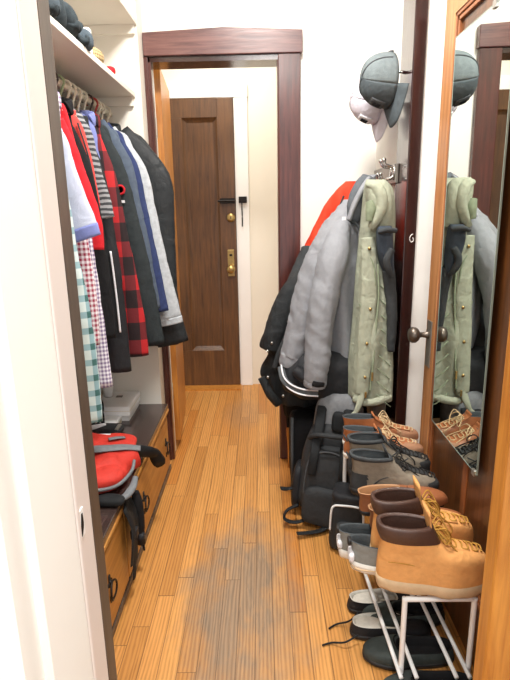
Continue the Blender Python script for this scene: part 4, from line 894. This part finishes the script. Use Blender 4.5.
# ------------------------------------------------------------------ bags on the floor
def backpack():
    t = thing('backpack', 'large black backpack with grey top standing on the floor', 'backpack', (.252, 2.05, 0), None, (R(-3), R(5), R(-12)))
    part('main_compartment', superbox((0, .03, .22), (.27, .19, .43), .5, 52, 34, .008, 3, .22), 'bpblk', t, True)
    part('top_compartment', superbox((.015, .06, .435), (.215, .15, .25), .6, 44, 26, .006, 4, .1), 'bpgrey', t, True)
    part('front_pocket', superbox((0, -.062, .185), (.205, .10, .32), .45, 44, 26, .007, 5, .14), 'bpblk', t, True)
    part('lower_pocket', superbox((0, -.10, .10), (.18, .07, .17), .5, 40, 22, .007, 6), 'bpblk', t, True)
    for x in (-.055, .055): part('compression_strap', limb([(x, .0, .50, .02, .005), (x*1.05, -.06, .41, .02, .005), (x*1.1, -.116, .32, .018, .005), (x*1.15, -.118, .24, .016, .005)], 22, 12, .002, 3), 'webbing', t, True)
    part('top_handle', tube([(-.09, -.06, .375), (-.06, -.095, .405), (.0, -.115, .418), (.06, -.095, .41), (.09, -.06, .385)], .013, 36, 12, None, .8), 'bpblk', t, True)
    part('strap_anchor', superbox((.02, -.03, .45), (.06, .04, .09), .6, 24, 16, .003, 2), 'webbing', t, True)
    part('zip', tube([(-.085, -.085, .06), (-.09, -.098, .2), (-.072, -.103, .31), (0, -.108, .345), (.072, -.103, .31), (.09, -.098, .2), (.085, -.085, .06)], .003, 60), 'dkgrey', t, True)
    part('side_pocket', superbox((-.128, .03, .12), (.045, .14, .2), .6, 30, 18, .006, 7), 'black2', t, True)
    part('side_strap', limb([(-.125, -.02, .13, .005, .014), (-.16, -.03, .115, .005, .014), (-.19, -.05, .12, .004, .013)], 14, 10, .002, 2), 'webbing', t, True)
    part('bottom_loop', limb([(-.11, -.07, .07, .005, .012), (-.15, -.10, .05, .005, .012), (-.155, -.115, .02, .005, .012), (-.11, -.115, .012, .005, .012), (-.06, -.10, .03, .005, .012)], 22, 10, .002, 5), 'webbing', t, True)
    part('floor_strap', limb([(.04, -.10, .03, .012, .004), (.0, -.14, .012, .012, .004), (-.05, -.165, .006, .012, .004), (-.09, -.185, .006, .012, .004)], 22, 10, .001, 6, (0, 0, 1)), 'webbing', t, True)
backpack()
def lunch():
    t = thing('lunch_bag', 'small black bag with white piping before the backpack', 'bag', (.315, 1.84, 0), None, (0, R(3), R(-14)))
    part('bag_body', superbox((0, 0, .125), (.135, .12, .25), .38, 44, 26, .005, 3, .08), 'bpblk', t, True)
    part('top_flap', superbox((0, -.002, .235), (.128, .118, .04), .5, 40, 16, .003, 4), 'black2', t, True)
    part('pocket', superbox((.008, -.058, .085), (.095, .03, .12), .5, 36, 18, .004, 5), 'bpblk', t, True)
    part('piping', tube([(-.060, -.060, .10), (-.060, -.062, .18), (-.052, -.062, .205), (-.03, -.064, .213), (.03, -.064, .217), (.052, -.062, .207), (.062, -.060, .17), (.066, -.058, .05)], .0042, 60), 'piping', t, True)
lunch()
def trolley():
    t = thing('wheeled_bag', 'black wheeled bag standing in shadow left of the backpack', 'suitcase', (.175, 2.30, 0))
    part('case', superbox((.185, 2.31, .20), (.13, .22, .33), .3, 40, 24, .003, 3), 'black', t)
    w = part('wheel', cyl((.150, 2.185, .035), (.172, 2.185, .035), .033), 'rubber', t)
    part('hub', cyl((.147, 2.185, .035), (.151, 2.185, .035), .016), 'steel', w)
    part('wheel', cyl((.20, 2.185, .033), (.222, 2.185, .033), .033), 'rubber', t)
    part('handle_rail', cyl((.125, 2.20, .06), (.125, 2.20, .40), .007), 'dkgrey', t)
    part('wheel_housing', superbox((.165, 2.20, .075), (.08, .06, .07), .5, 24, 14), 'black2', t)
trolley()
t = thing('wooden_stick', 'short orange brown wooden stick behind the wheeled bag', 'stick', (.125, 2.52, 0))
part('shaft', limb([(.130, 2.50, 0, .010, .010), (.128, 2.505, .12, .010, .010), (.125, 2.51, .20, .012, .012), (.124, 2.512, .22, .008, .008)], 14, 14, 0), 'oak', t)
part('grip', limb([(.124, 2.512, .22, .009, .009), (.122, 2.515, .30, .010, .010), (.12, 2.52, .36, .007, .007)], 14, 14, 0), 'black', t)
# ------------------------------------------------------------------ light
def area(name, loc, size, power, rot=(0, 0, 0), col=(1, .97, .93)):
    l = bpy.data.lights.new(name, 'AREA'); l.shape = 'DISK'; l.size = size; l.energy = power; l.color = col
    o = link(bpy.data.objects.new(name, l)); o.location = loc; o.rotation_euler = rot; return o
area('closet_ceiling_light', (.0, 1.55, 2.6), .35, 34)
area('hall_ceiling_light', (-.2, 3.2, 2.6), .35, 13, col=(1, .96, .89))
area('room_fill_light', (.1, -.2, 2.6), .6, 26)  # fill added behind the camera, standing in for daylight from the open room
w = bpy.data.worlds.new('world'); bpy.context.scene.world = w; w.use_nodes = True
w.node_tree.nodes['Background'].inputs[0].default_value = (.93, .97, 1, 1); w.node_tree.nodes['Background'].inputs[1].default_value = 1.0
vs = bpy.context.scene.view_settings; vs.view_transform = 'Standard'; vs.look = 'None'; vs.gamma = 1; vs.exposure = .45
